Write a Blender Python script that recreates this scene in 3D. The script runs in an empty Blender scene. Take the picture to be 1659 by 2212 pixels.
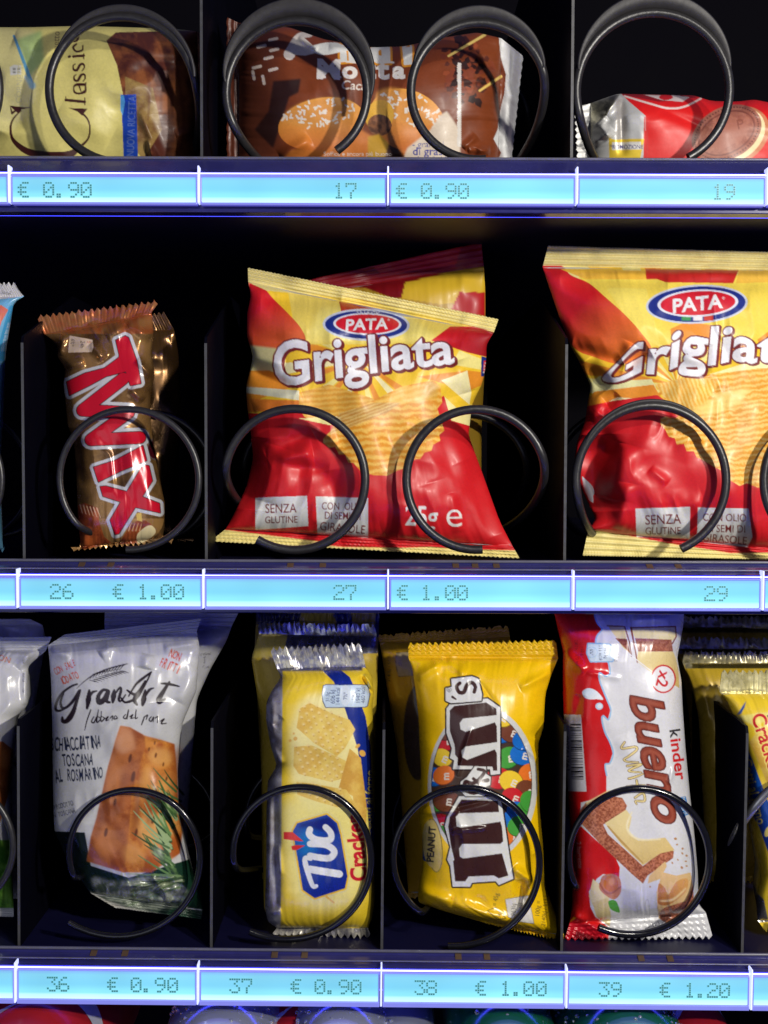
import bpy, math, random
import numpy as np
from mathutils import Matrix, Vector, Euler
random.seed(7)
C = bpy.context.scene.collection
PI = math.pi
# ------------------------------------------------------------------ camera, world, lamps, exposure
sc = bpy.context.scene
F_PX, W_PX, H_PX, DIST = 2700.0, 1659.0, 2212.0, 0.54
PITCH, ROLL = math.radians(2.7), math.radians(0.18)
cam_d = bpy.data.cameras.new('camera'); cam = bpy.data.objects.new('camera', cam_d); C.objects.link(cam)
cam_d.sensor_fit = 'HORIZONTAL'; cam_d.sensor_width = 36.0; cam_d.lens = 36.0 * F_PX / W_PX
cam_d.clip_start = 0.02; cam_d.clip_end = 20
CAM_R = Matrix.Rotation(PI / 2 - PITCH, 3, 'X') @ Matrix.Rotation(ROLL, 3, 'Z')
cam.matrix_world = Matrix.Translation((0, -DIST, 0)) @ CAM_R.to_4x4()
sc.camera = cam
world = bpy.data.worlds.new('World'); sc.world = world; world.use_nodes = True
bg = world.node_tree.nodes['Background']; bg.inputs[0].default_value = (0.36, 0.40, 1.0, 1); bg.inputs[1].default_value = 0.10
sc.view_settings.view_transform = 'Standard'; sc.view_settings.look = 'None'
sc.view_settings.gamma = 1; sc.view_settings.use_curve_mapping = False; sc.view_settings.exposure = 0.0


def area(name, loc, target, size, power, col, size_y=None):
    d = bpy.data.lights.new(name, 'AREA'); d.energy = power; d.color = col
    d.shape = 'RECTANGLE'; d.size = size; d.size_y = size_y or size
    o = bpy.data.objects.new(name, d); C.objects.link(o); o.location = loc
    o.rotation_euler = (Vector(target) - Vector(loc)).to_track_quat('-Z', 'Y').to_euler()
    return o


area('key_lamp', (0.46, -0.64, 0.19), (0, 0.03, -0.05), 0.03, 5.0, (1.0, 0.95, 0.86))
area('second_lamp', (0.33, -0.68, 0.36), (0, 0.03, -0.05), 0.03, 2.0, (1.0, 0.95, 0.86))
area('front_fill', (-0.30, -0.60, -0.12), (0, 0.03, -0.08), 0.45, 0.40, (0.85, 0.9, 1.0))  # added soft fill from the front for the rear packs, no real lamp


def P(x, y, Y):
    """picture point (in a 1659 x 2212 picture) -> place in the machine on the upright plane at depth Y"""
    x = np.asarray(x, float); y = np.asarray(y, float); Y = np.asarray(Y, float)
    a = (x - W_PX / 2) / F_PX; b = (H_PX / 2 - y) / F_PX
    R = np.array(CAM_R)
    dx = R[0, 0] * a + R[0, 1] * b - R[0, 2]; dy = R[1, 0] * a + R[1, 1] * b - R[1, 2]; dz = R[2, 0] * a + R[2, 1] * b - R[2, 2]
    t = (Y + DIST) / dy
    return np.stack([dx * t, Y + 0 * dx, dz * t], -1)


def lin(c):
    c = np.asarray(c, float) / 255.0
    return np.where(c <= 0.04045, c / 12.92, ((c + 0.055) / 1.055) ** 2.4)


# ------------------------------------------------------------------ objects
def tag(o, label=None, cat=None, group=None, kind=None):
    for k, v in (('label', label), ('category', cat), ('group', group), ('kind', kind)):
        if v: o[k] = v
    return o


def empty(name, loc, label, cat, group=None):
    o = bpy.data.objects.new(name, None); o.empty_display_size = 0.01
    C.objects.link(o); o.location = loc
    return tag(o, label, cat, group)


def link(name, me, mats, parent=None):
    o = bpy.data.objects.new(name, me)
    for m in (mats if isinstance(mats, (list, tuple)) else [mats]): me.materials.append(m)
    C.objects.link(o)
    if parent is not None:
        o.parent = parent
        loc = Vector(parent.location); me.transform(Matrix.Translation(-loc))
    return o


class MB:
    def __init__(s): s.v = []; s.f = []; s.m = []; s.sm = []
    def add(s, vs, fs, m=0, smooth=False):
        n = len(s.v); s.v += [tuple(map(float, p)) for p in vs]
        for f in fs: s.f.append([n + i for i in f]); s.m.append(m); s.sm.append(smooth)
    def box(s, lo, hi, m=0):
        (a, b, c), (d, e, g) = lo, hi
        s.add([(a, b, c), (d, b, c), (d, e, c), (a, e, c), (a, b, g), (d, b, g), (d, e, g), (a, e, g)],
              [(0, 3, 2, 1), (4, 5, 6, 7), (0, 1, 5, 4), (1, 2, 6, 5), (2, 3, 7, 6), (3, 0, 4, 7)], m)
    def hexa(s, p, m=0):
        s.add(p, [(0, 3, 2, 1), (4, 5, 6, 7), (0, 1, 5, 4), (1, 2, 6, 5), (2, 3, 7, 6), (3, 0, 4, 7)], m)
    def tube(s, pts, rad, n=14, m=0, cap=True):
        pts = [Vector(p) for p in pts]; k = len(pts); vs = []; fs = []
        rad = rad if hasattr(rad, '__len__') else [rad] * k
        up = Vector((0, 1, 0))
        for i, p in enumerate(pts):
            t = (pts[min(i + 1, k - 1)] - pts[max(i - 1, 0)]).normalized()
            side = t.cross(up)
            if side.length < 1e-4: side = t.cross(Vector((1, 0, 0)))
            side.normalize(); b = side.cross(t)
            for j in range(n):
                a = 2 * PI * j / n; vs.append(p + (side * math.cos(a) + b * math.sin(a)) * rad[i])
        for i in range(k - 1):
            for j in range(n):
                fs.append((i * n + j, i * n + (j + 1) % n, (i + 1) * n + (j + 1) % n, (i + 1) * n + j))
        s.add(vs, fs, m, True)
        if cap:
            s.add(vs[:n], [tuple(range(n))], m); s.add(vs[-n:], [tuple(reversed(range(n)))], m)
    def lathe(s, prof, origin, axis='Z', n=32, m=0):
        vs = []; fs = []; k = len(prof); ox, oy, oz = origin
        for r, h in prof:
            for j in range(n):
                a = 2 * PI * j / n
                vs.append((ox + r * math.cos(a), oy + r * math.sin(a), oz + h) if axis == 'Z' else (ox + r * math.cos(a), oy + h, oz + r * math.sin(a)))
        for i in range(k - 1):
            for j in range(n):
                fs.append((i * n + j, i * n + (j + 1) % n, (i + 1) * n + (j + 1) % n, (i + 1) * n + j))
        s.add(vs, fs, m, True)
    def mesh(s, name):
        me = bpy.data.meshes.new(name); me.from_pydata(s.v, [], s.f)
        me.polygons.foreach_set('material_index', s.m); me.polygons.foreach_set('use_smooth', s.sm)
        me.update(); return me
    def build(s, name, mats, parent=None, bevel=0):
        o = link(name, s.mesh(name), mats, parent)
        if bevel:
            b = o.modifiers.new('bevel', 'BEVEL'); b.width = bevel; b.segments = 2; b.limit_method = 'ANGLE'
        return o


# ------------------------------------------------------------------ materials
def mat(name, base, rough=0.4, metal=0.0, spec=0.5, noise=0.0, nscale=60, bump=0.0, emit=None, estr=0.0, trans=0.0, coat=0.0):
    m = bpy.data.materials.new(name); m.use_nodes = True; nt = m.node_tree; b = nt.nodes['Principled BSDF']
    b.inputs['Base Color'].default_value = (*base, 1); b.inputs['Roughness'].default_value = rough
    b.inputs['Metallic'].default_value = metal; b.inputs['Specular IOR Level'].default_value = spec
    b.inputs['Transmission Weight'].default_value = trans; b.inputs['Coat Weight'].default_value = coat
    if emit:
        b.inputs['Emission Color'].default_value = (*emit, 1); b.inputs['Emission Strength'].default_value = estr
    if noise or bump:
        tc = nt.nodes.new('ShaderNodeTexCoord'); nz = nt.nodes.new('ShaderNodeTexNoise')
        nz.inputs['Scale'].default_value = nscale; nz.inputs['Detail'].default_value = 6
        nt.links.new(tc.outputs['Object'], nz.inputs['Vector'])
        if noise:
            mr = nt.nodes.new('ShaderNodeMapRange'); mr.inputs[3].default_value = max(0.03, rough - noise); mr.inputs[4].default_value = min(1, rough + noise)
            nt.links.new(nz.outputs['Fac'], mr.inputs[0]); nt.links.new(mr.outputs[0], b.inputs['Roughness'])
            mx = nt.nodes.new('ShaderNodeMapRange'); mx.inputs[3].default_value = 0.7; mx.inputs[4].default_value = 1.3
            vm = nt.nodes.new('ShaderNodeVectorMath'); vm.operation = 'SCALE'; vm.inputs[0].default_value = base
            nt.links.new(nz.outputs['Fac'], mx.inputs[0]); nt.links.new(mx.outputs[0], vm.inputs['Scale']); nt.links.new(vm.outputs[0], b.inputs['Base Color'])
        if bump:
            bp = nt.nodes.new('ShaderNodeBump'); bp.inputs['Strength'].default_value = bump; bp.inputs['Distance'].default_value = 0.0005
            nt.links.new(nz.outputs['Fac'], bp.inputs['Height']); nt.links.new(bp.outputs[0], b.inputs['Normal'])
    return m


def film(name, rough=0.36, coat=0.2, bump=0.15, nscale=260, spec=0.5):
    """printed wrapper film: reads the print from the mesh; the print's fourth channel says how metallic the foil is there"""
    m = bpy.data.materials.new(name); m.use_nodes = True; nt = m.node_tree; b = nt.nodes['Principled BSDF']
    at = nt.nodes.new('ShaderNodeAttribute'); at.attribute_name = 'print'
    nt.links.new(at.outputs['Color'], b.inputs['Base Color']); nt.links.new(at.outputs['Alpha'], b.inputs['Metallic'])
    b.inputs['Coat Weight'].default_value = coat; b.inputs['Coat Roughness'].default_value = 0.2
    b.inputs['Specular IOR Level'].default_value = spec
    tc = nt.nodes.new('ShaderNodeTexCoord'); nz = nt.nodes.new('ShaderNodeTexNoise'); nz.inputs['Scale'].default_value = nscale; nz.inputs['Detail'].default_value = 4
    nt.links.new(tc.outputs['Object'], nz.inputs['Vector'])
    mr = nt.nodes.new('ShaderNodeMapRange'); mr.inputs[3].default_value = rough * 0.8; mr.inputs[4].default_value = rough * 1.2
    nt.links.new(nz.outputs['Fac'], mr.inputs[0]); nt.links.new(mr.outputs[0], b.inputs['Roughness'])
    bp = nt.nodes.new('ShaderNodeBump'); bp.inputs['Strength'].default_value = bump; bp.inputs['Distance'].default_value = 0.0004
    nt.links.new(nz.outputs['Fac'], bp.inputs['Height']); nt.links.new(bp.outputs[0], b.inputs['Normal'])
    return m


# ------------------------------------------------------------------ print art: drawn into a numpy sheet that is read off at each mesh vertex
_glyph = {}


def glyphs(s, bold=0.0):
    k = (s, bold)
    if k not in _glyph:
        cu = bpy.data.curves.new('lettering', 'FONT'); cu.body = s; cu.offset = bold; cu.resolution_u = 4
        o = bpy.data.objects.new('lettering', cu); C.objects.link(o)
        dg = bpy.context.evaluated_depsgraph_get(); me = bpy.data.meshes.new_from_object(o.evaluated_get(dg))
        me.calc_loop_triangles()
        co = np.array([v.co[:2] for v in me.vertices]).reshape(-1, 2)
        tr = np.array([t.vertices[:] for t in me.loop_triangles]).reshape(-1, 3)
        tri = co[tr]
        ar = (tri[:, 1, 0] - tri[:, 0, 0]) * (tri[:, 2, 1] - tri[:, 0, 1]) - (tri[:, 2, 0] - tri[:, 0, 0]) * (tri[:, 1, 1] - tri[:, 0, 1])
        tri[ar < 0] = tri[ar < 0][:, ::-1]
        bpy.data.objects.remove(o); bpy.data.curves.remove(cu); bpy.data.meshes.remove(me)
        _glyph[k] = tri
    return _glyph[k]


def boxblur(a, r):
    r = int(round(r))
    if r < 1: return a
    for ax in (0, 1):
        for _ in range(2):
            p = np.pad(a, [(r + 1, r) if i == ax else (0, 0) for i in range(a.ndim)], mode='edge').cumsum(ax)
            n = a.shape[ax]; w = 2 * r + 1
            a = (np.take(p, np.arange(w, w + n), ax) - np.take(p, np.arange(0, n), ax)) / w
    return a


def noise2(h, w, scale, rng, ridged=False, octaves=3, aniso=(1, 1)):
    """smooth noise on an h x w sheet; scale in cells"""
    out = np.zeros((h, w)); amp = 1.0; tot = 0
    for o in range(octaves):
        sy, sx = max(scale * aniso[0], 1.2), max(scale * aniso[1], 1.2)
        gh, gw = int(h / sy) + 4, int(w / sx) + 4
        g = rng.standard_normal((gh, gw))
        yy = np.arange(h) / sy + 0.5; xx = np.arange(w) / sx + 0.5
        y0 = yy.astype(int); x0 = xx.astype(int); fy = yy - y0; fx = xx - x0
        fy = (fy * fy * (3 - 2 * fy))[:, None]; fx = (fx * fx * (3 - 2 * fx))[None, :]
        n = (g[np.ix_(y0, x0)] * (1 - fy) + g[np.ix_(y0 + 1, x0)] * fy) * (1 - fx) + (g[np.ix_(y0, x0 + 1)] * (1 - fy) + g[np.ix_(y0 + 1, x0 + 1)] * fy) * fx
        if ridged: n = 0.6 - np.abs(n)
        out += n * amp; tot += amp; amp *= 0.5; scale *= 0.5
    return out / tot


class Art:
    CELL = 0.8; SS = 2
    def __init__(s, x0, y0, x1, y1, base, metal=0.0, seed=1):
        s.x0, s.y0 = x0, y0; s.w = int((x1 - x0) / s.CELL) + 2; s.h = int((y1 - y0) / s.CELL) + 2
        s.a = np.zeros((s.h, s.w, 4), np.float32); s.a[..., :3] = lin(base); s.a[..., 3] = metal
        s.o = (0.0, 0.0, 1.0); s.rng = np.random.default_rng(seed); s.clip = None
    def frame(s, ox, oy, k): s.o = (ox, oy, k); return s
    def px(s, pts):
        p = np.asarray(pts, float).reshape(-1, 2); return np.stack([s.o[0] + p[:, 0] * s.o[2], s.o[1] + p[:, 1] * s.o[2]], 1)
    def cells(s, pts):
        p = s.px(pts); return (p - [s.x0, s.y0]) / s.CELL
    # coverage of a set of polygons (nonzero winding) given in cell units
    def cover(s, polys, pad=2):
        allp = np.concatenate(polys)
        cx0 = max(int(allp[:, 0].min()) - pad, 0); cy0 = max(int(allp[:, 1].min()) - pad, 0)
        cx1 = min(int(allp[:, 0].max()) + pad + 1, s.w); cy1 = min(int(allp[:, 1].max()) + pad + 1, s.h)
        if cx1 <= cx0 or cy1 <= cy0: return None
        S = s.SS; W = (cx1 - cx0) * S; H = (cy1 - cy0) * S
        e0 = np.concatenate([p for p in polys]); e1 = np.concatenate([np.roll(p, -1, 0) for p in polys])
        e0 = (e0 - [cx0, cy0]) * S; e1 = (e1 - [cx0, cy0]) * S
        d = np.where(e1[:, 1] > e0[:, 1], 1, -1); sw = d < 0
        a = np.where(sw[:, None], e1, e0); b = np.where(sw[:, None], e0, e1)
        r0 = np.clip(np.ceil(a[:, 1] - 0.5), 0, H).astype(int); r1 = np.clip(np.ceil(b[:, 1] - 0.5), 0, H).astype(int)
        n = r1 - r0; k = n > 0; a, b, r0, n, d = a[k], b[k], r0[k], n[k], d[k]
        if len(n) == 0: return None
        idx = np.repeat(np.arange(len(n)), n); off = np.arange(n.sum()) - np.repeat(np.cumsum(n) - n, n)
        row = r0[idx] + off; t = (row + 0.5 - a[idx, 1]) / (b[idx, 1] - a[idx, 1]); x = a[idx, 0] + t * (b[idx, 0] - a[idx, 0])
        col = np.clip(np.ceil(x - 0.5), 0, W).astype(int)
        acc = np.zeros((H, W + 1), np.int32); np.add.at(acc, (row, col), d[idx])
        m = (np.cumsum(acc, 1)[:, :W] != 0).astype(np.float32)
        m = m.reshape(cy1 - cy0, S, cx1 - cx0, S).mean((1, 3))
        return m, cx0, cy0
    def grow(s, mk, r):
        m, cx0, cy0 = mk; R = int(r) + 2
        gx0 = max(cx0 - R, 0); gy0 = max(cy0 - R, 0); gx1 = min(cx0 + m.shape[1] + R, s.w); gy1 = min(cy0 + m.shape[0] + R, s.h)
        big = np.zeros((gy1 - gy0, gx1 - gx0), np.float32); big[cy0 - gy0:cy0 - gy0 + m.shape[0], cx0 - gx0:cx0 - gx0 + m.shape[1]] = m
        pb = np.pad(big, R); out = big.copy(); seen = set()
        for rr in ([r] if r < 2 else [r, r * 0.6, r * 0.3]):
            for i in range(20):
                dx = int(round(rr * math.cos(i * PI / 10))); dy = int(round(rr * math.sin(i * PI / 10)))
                if (dx, dy) in seen: continue
                seen.add((dx, dy)); out = np.maximum(out, pb[R + dy:R + dy + big.shape[0], R + dx:R + dx + big.shape[1]])
        return out, gx0, gy0
    def paint(s, mk, col, alpha=1.0, metal=None, soft=0, col2=None, p0=None, p1=None, tex=None):
        if mk is None: return
        m, cx0, cy0 = mk
        if soft:
            r = soft * s.o[2] / s.CELL; R = int(r * 2) + 1
            gx0 = max(cx0 - R, 0); gy0 = max(cy0 - R, 0); gx1 = min(cx0 + m.shape[1] + R, s.w); gy1 = min(cy0 + m.shape[0] + R, s.h)
            big = np.zeros((gy1 - gy0, gx1 - gx0)); big[cy0 - gy0:cy0 - gy0 + m.shape[0], cx0 - gx0:cx0 - gx0 + m.shape[1]] = m
            m, cx0, cy0 = boxblur(big, r / 2), gx0, gy0
        h, w = m.shape; reg = s.a[cy0:cy0 + h, cx0:cx0 + w]
        c = np.broadcast_to(lin(col), (h, w, 3))
        if col2 is not None:
            q0, q1 = s.cells([p0])[0], s.cells([p1])[0]; dv = q1 - q0
            yy, xx = np.mgrid[cy0:cy0 + h, cx0:cx0 + w]
            t = np.clip(((xx - q0[0]) * dv[0] + (yy - q0[1]) * dv[1]) / (dv @ dv), 0, 1)[..., None]
            c = c * (1 - t) + lin(col2) * t
        if tex is not None: c = tex(c, cx0, cy0, h, w)
        al = (m * alpha)[..., None]
        if s.clip is not None: al = al * s.clip[cy0:cy0 + h, cx0:cx0 + w, None]
        reg[..., :3] = reg[..., :3] * (1 - al) + c * al
        if metal is not None: reg[..., 3:] = reg[..., 3:] * (1 - al) + metal * al
    def setclip(s, pts, smooth=True, n=6):
        if pts is None: s.clip = None; return
        mk = s.cover([s.cells(curve(pts, n) if smooth else pts)]); s.clip = np.zeros((s.h, s.w), np.float32)
        m, a, b = mk; s.clip[b:b + m.shape[0], a:a + m.shape[1]] = m
    def poly(s, pts, col, smooth=False, **k):
        s.paint(s.cover([s.cells(curve(pts) if smooth else pts)]), col, **k)
    def ell(s, cx, cy, rx, ry, col, rot=0, line=None, **k):
        a = np.linspace(0, 2 * PI, 49)[:-1]; c, n = math.cos(math.radians(rot)), math.sin(math.radians(rot))
        def ring(rx, ry): return np.stack([cx + rx * np.cos(a) * c - ry * np.sin(a) * n, cy + rx * np.cos(a) * n + ry * np.sin(a) * c], 1)
        ps = [s.cells(ring(rx, ry))]
        if line: ps.append(s.cells(ring(rx - line, ry - line))[::-1])
        s.paint(s.cover(ps), col, **k)
    def strokepolys(s, pts, w, smooth=True):
        p = s.cells(curve(pts, closed=False) if smooth else pts); n = len(p)
        w = np.asarray(w, float).ravel(); ws = np.interp(np.linspace(0, 1, n), np.linspace(0, 1, len(w)), w) * s.o[2] / s.CELL / 2
        polys = []; a = np.linspace(0, 2 * PI, 13)[:-1]; circ = np.stack([np.cos(a), np.sin(a)], 1)
        for i in range(n):
            polys.append(p[i] + circ * ws[i])
            if i < n - 1:
                d = p[i + 1] - p[i]; L = np.hypot(*d)
                if L < 1e-6: continue
                nv = np.array([-d[1], d[0]]) / L
                q = np.array([p[i] + nv * ws[i], p[i] - nv * ws[i], p[i + 1] - nv * ws[i + 1], p[i + 1] + nv * ws[i + 1]])
                ar = sum(q[j, 0] * q[(j + 1) % 4, 1] - q[(j + 1) % 4, 0] * q[j, 1] for j in range(4))
                polys.append(q if ar > 0 else q[::-1])
        return polys
    def stroke(s, pts, w, col, smooth=True, **k):
        s.paint(s.cover(s.strokepolys(pts, w, smooth)), col, **k)
    def textpolys(s, t, x, y, h, rot=0, shear=0, xs=1.0, bold=0.0, align='C', warp=None, space=0):
        """h = height of a capital; x,y = middle of the text (align C) or start of its base line (L)"""
        tri = glyphs(t, bold).copy().reshape(-1, 2)
        tri = tri / 0.73
        X = (tri[:, 0] + shear * tri[:, 1]) * xs * h; Y = -tri[:, 1] * h
        if align == 'C':
            X = X - (X.min() + X.max()) / 2; Y = Y + h / 2
        if warp is not None: q = warp(X, Y)
        else:
            c, n = math.cos(math.radians(rot)), math.sin(math.radians(rot)); q = np.stack([x + X * c - Y * n, y + X * n + Y * c], 1)
        q = s.cells(q).reshape(-1, 3, 2)
        ar = (q[:, 1, 0] - q[:, 0, 0]) * (q[:, 2, 1] - q[:, 0, 1]) - (q[:, 2, 0] - q[:, 0, 0]) * (q[:, 1, 1] - q[:, 0, 1])
        q[ar < 0] = q[ar < 0][:, ::-1]
        return list(q)
    def text(s, t, x, y, h, col, outline=None, shadow=None, alpha=1.0, soft=0, **k):
        mk = s.cover(s.textpolys(t, x, y, h, **k))
        if mk is None: return
        if shadow:
            dx, dy, c, w = shadow; g = s.grow(mk, w * s.o[2] / s.CELL) if w else mk
            s.paint((g[0], g[1] + int(round(dx * s.o[2] / s.CELL)), g[2] + int(round(dy * s.o[2] / s.CELL))) if _fits(s, g, dx, dy) else g, c)
        if outline:
            for w, c in (outline if isinstance(outline, list) else [outline]): s.paint(s.grow(mk, w * s.o[2] / s.CELL), c)
        s.paint(mk, col, alpha=alpha, soft=soft)
    def shape(s, polys, col, outline=None, smooth=False, **k):
        mk = s.cover([s.cells(curve(p) if smooth else p) for p in polys])
        if mk is None: return
        if outline:
            for w, c in (outline if isinstance(outline, list) else [outline]): s.paint(s.grow(mk, w * s.o[2] / s.CELL), c, metal=0)
        s.paint(mk, col, **k)
    def speck(s, strength=0.06, scale=3):
        n = noise2(s.h, s.w, scale / s.CELL, s.rng, octaves=2); s.a[..., :3] *= (1 + strength * n)[..., None]
    def sample(s, x, y):
        f = (x - s.x0) / s.CELL - 0.5; g = (y - s.y0) / s.CELL - 0.5
        f = np.clip(f, 0, s.w - 1.001); g = np.clip(g, 0, s.h - 1.001); x0 = f.astype(int); y0 = g.astype(int); f = (f - x0)[..., None]; g = (g - y0)[..., None]
        A = s.a
        return (A[y0, x0] * (1 - f) + A[y0, x0 + 1] * f) * (1 - g) + (A[y0 + 1, x0] * (1 - f) + A[y0 + 1, x0 + 1] * f) * g


def _fits(s, g, dx, dy):
    ox = g[1] + int(round(dx * s.o[2] / s.CELL)); oy = g[2] + int(round(dy * s.o[2] / s.CELL))
    return ox >= 0 and oy >= 0 and ox + g[0].shape[1] <= s.w and oy + g[0].shape[0] <= s.h


def curve(pts, n=6, closed=True):
    """rounded line through the points"""
    p = np.asarray(pts, float); k = len(p); out = []
    for i in range(k if closed else k - 1):
        if closed: a, b, c, d = p[(i - 1) % k], p[i], p[(i + 1) % k], p[(i + 2) % k]
        else: a, b, c, d = p[max(i - 1, 0)], p[i], p[i + 1], p[min(i + 2, k - 1)]
        for j in range(n):
            t = j / n; out.append(0.5 * (2 * b + (c - a) * t + (2 * a - 5 * b + 4 * c - d) * t * t + (3 * b - a - 3 * c + d) * t ** 3))
    if not closed: out.append(p[-1])
    return np.array(out)


def tex_ridges(art, ang, period, c2, wob=0.12, grain=0.12, bend=0.0):
    """two-tone ridges of a crinkle crisp"""
    k = art.o[2] / art.CELL; ca, sa = math.cos(math.radians(ang)), math.sin(math.radians(ang)); per = period * k
    def f(c, cx0, cy0, h, w):
        yy, xx = np.mgrid[cy0:cy0 + h, cx0:cx0 + w].astype(float)
        n = noise2(h, w, per * 1.2, art.rng); g = noise2(h, w, 2.5, art.rng, octaves=2)
        ph = (-xx * sa + yy * ca) / per + wob * n + bend * ((xx - cx0) / w - 0.5) ** 2
        t = np.clip(0.5 + 0.62 * np.sin(2 * PI * ph) + grain * g, 0, 1)[..., None]
        big = (1 + 0.12 * noise2(h, w, per * 3, art.rng))[..., None]
        return (c * (1 - t) + lin(c2) * t) * big
    return f


def tex_mottle(art, c2, scale, amount=0.5, grain=0.1, ridged=False):
    k = art.o[2] / art.CELL
    def f(c, cx0, cy0, h, w):
        n = noise2(h, w, max(scale * k, 2), art.rng, ridged=ridged, octaves=4); g = noise2(h, w, 2, art.rng, octaves=1)
        t = np.clip(0.5 + amount * n + grain * g, 0, 1)[..., None]
        return c * (1 - t) + lin(c2) * t
    return f


# ------------------------------------------------------------------ a filled wrapper: front sheet follows two edge lines, swells in the middle, seals at both ends
def wrapper(name, label, cat, art, frame, rungs, film_mat, Y=0.05, bulge=0.02, lean=(0, 0), pu=2.4, pt=4.0, zig=(26, 3.0), zig_ends=(1, 1),
            ridges=(5, 0.0005, 'h'), wrinkle=(0.0012, 0.0008), creases=(), step=1.7, seed=3, group=None, back=(120, 120, 120), seals=(True, True), edge_smooth=9, curl=(0, 0), puck=0.0006):
    ox, oy, k = frame; rng = np.random.default_rng(seed)
    rg = np.array(rungs, float); L = np.stack([ox + rg[:, 0] * k, oy + rg[:, 1] * k], 1); R = np.stack([ox + rg[:, 2] * k, oy + rg[:, 3] * k], 1)
    mid = (L + R) / 2; seg = np.maximum(np.hypot(*(mid[1:] - mid[:-1]).T), 4); cum = np.concatenate([[0], np.cumsum(seg)])
    nv = max(int(cum[-1] / step), 12); nu = max(int(np.hypot(*(R - L).T).max() / step), 10)
    t = np.linspace(0, cum[-1], nv + 1); u = np.linspace(0, 1, nu + 1)
    i0 = int(np.searchsorted(t, cum[1])) if seals[0] else 0; i1 = int(np.searchsorted(t, cum[-2])) if seals[1] else nv
    def edge(E):
        e = np.stack([np.interp(t, cum, E[:, 0]), np.interp(t, cum, E[:, 1])], 1)
        for a, b in ((i0, i1),):
            if edge_smooth and b - a > 2 * edge_smooth:
                w = edge_smooth; q = np.pad(e[a:b + 1], ((w, w), (0, 0)), mode='reflect', reflect_type='odd'); kern = np.hanning(2 * w + 3)[1:-1]; kern /= kern.sum()
                e[a:b + 1] = np.stack([np.convolve(q[:, c], kern, 'valid') for c in (0, 1)], 1)
        return e
    EL, ER = edge(L), edge(R)
    U, T = np.meshgrid(u, t)
    X = EL[:, 0][:, None] * (1 - U) + ER[:, 0][:, None] * U; Yp = EL[:, 1][:, None] * (1 - U) + ER[:, 1][:, None] * U
    # zigzag cut ends
    axis = mid[-1] - mid[0]; axis = axis / np.hypot(*axis)
    nz, amp = zig; tri = 2 * np.abs((U * nz) % 1 - 0.5) + 0.25 * rng.standard_normal((1, nu + 1)) * 0.4
    fall0 = np.clip(1 - T / max(cum[1], 6), 0, 1) * zig_ends[0]; fall1 = np.clip(1 - (cum[-1] - T) / max(cum[-1] - cum[-2], 6), 0, 1) * zig_ends[1]
    X = X + axis[0] * amp * tri * (fall0 - fall1); Yp = Yp + axis[1] * amp * tri * (fall0 - fall1)
    # depth
    s = np.clip((T - t[i0]) / max(t[i1] - t[i0], 1e-6), 0, 1)
    body = np.clip(1 - np.abs(2 * U - 1) ** pu, 0, 1) ** 0.62 * np.clip(1 - np.abs(2 * s - 1) ** pt, 0, 1) ** 0.6
    D = Y + lean[0] * (1 - T / t[-1]) + lean[1] * (T / t[-1]) - bulge * body
    inb = ((T > t[i0]) & (T < t[i1])).astype(float); inb = boxblur(inb, 3)
    D -= wrinkle[0] * noise2(nv + 1, nu + 1, 100 / step, rng, octaves=2) * inb
    where = np.clip(0.2 + 0.9 * noise2(nv + 1, nu + 1, 90 / step, rng, octaves=1), 0, 1.3)
    D -= wrinkle[1] * boxblur(noise2(nv + 1, nu + 1, 70 / step, rng, ridged=True, octaves=2, aniso=(1.3, 0.8)) * where, 1) * inb
    # gathers that run out of the seals
    g = noise2(1, nu + 1, 12 / step, rng, octaves=2)
    dist0 = np.clip((T - t[i0]) / 70, 0, 9); dist1 = np.clip((t[i1] - T) / 70, 0, 9)
    D -= puck * 1.1 * g * (np.exp(-dist0 * 1.6) * seals[0] + np.exp(-dist1 * 1.6) * seals[1]) * inb * np.clip(1 - np.abs(2 * U - 1) ** 6, 0, 1)
    nr, ra, kind = ridges
    for on, m in ((seals[0], T <= t[i0]), (seals[1], T >= t[i1])):
        if not on: continue
        ln = cum[1] if m[0, 0] else cum[-1] - cum[-2]; q = (T if m[0, 0] else cum[-1] - T) / max(ln, 1)
        wave = np.sin(q * nr * 2 * PI) if kind == 'h' else np.sin(U * nr * 2 * PI)
        D -= np.where(m, ra * wave + 0.0011 * noise2(nv + 1, nu + 1, 55 / step, rng, octaves=2), 0)
    D -= curl[0] * fall0 ** 2 + curl[1] * fall1 ** 2
    for x1, y1, x2, y2, wd, am in creases:
        a = np.array([ox + x1 * k, oy + y1 * k]); b = np.array([ox + x2 * k, oy + y2 * k]); d = b - a; l2 = d @ d
        tt = np.clip(((X - a[0]) * d[0] + (Yp - a[1]) * d[1]) / l2, -0.15, 1.15)
        dd = np.hypot(X - a[0] - tt * d[0], Yp - a[1] - tt * d[1]) / (wd * k)
        D -= 0.95 * am * np.exp(-(dd / 1.25) ** 1.8) * np.clip(1 - np.abs(2 * np.clip(tt, 0, 1) - 1) ** 4, 0.0, 1)
    V = P(X, Yp, D); col = art.sample(X, Yp)
    loc = P((L[-1, 0] + R[-1, 0]) / 2, (L[-1, 1] + R[-1, 1]) / 2, Y)
    root = empty(name, loc, label, cat, group)
    def sheet(nm, a, b, vv, cc, flip=False):
        n = b - a + 1; w = vv.shape[1]; idx = (np.arange(n - 1)[:, None] * w + np.arange(w - 1)[None, :]).ravel()
        q = np.stack([idx, idx + w, idx + w + 1, idx + 1], 1)
        if flip: q = q[:, ::-1]
        return vv[a:b + 1].reshape(-1, 3) - np.array(loc), q, cc[a:b + 1].reshape(-1, 4)
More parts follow.
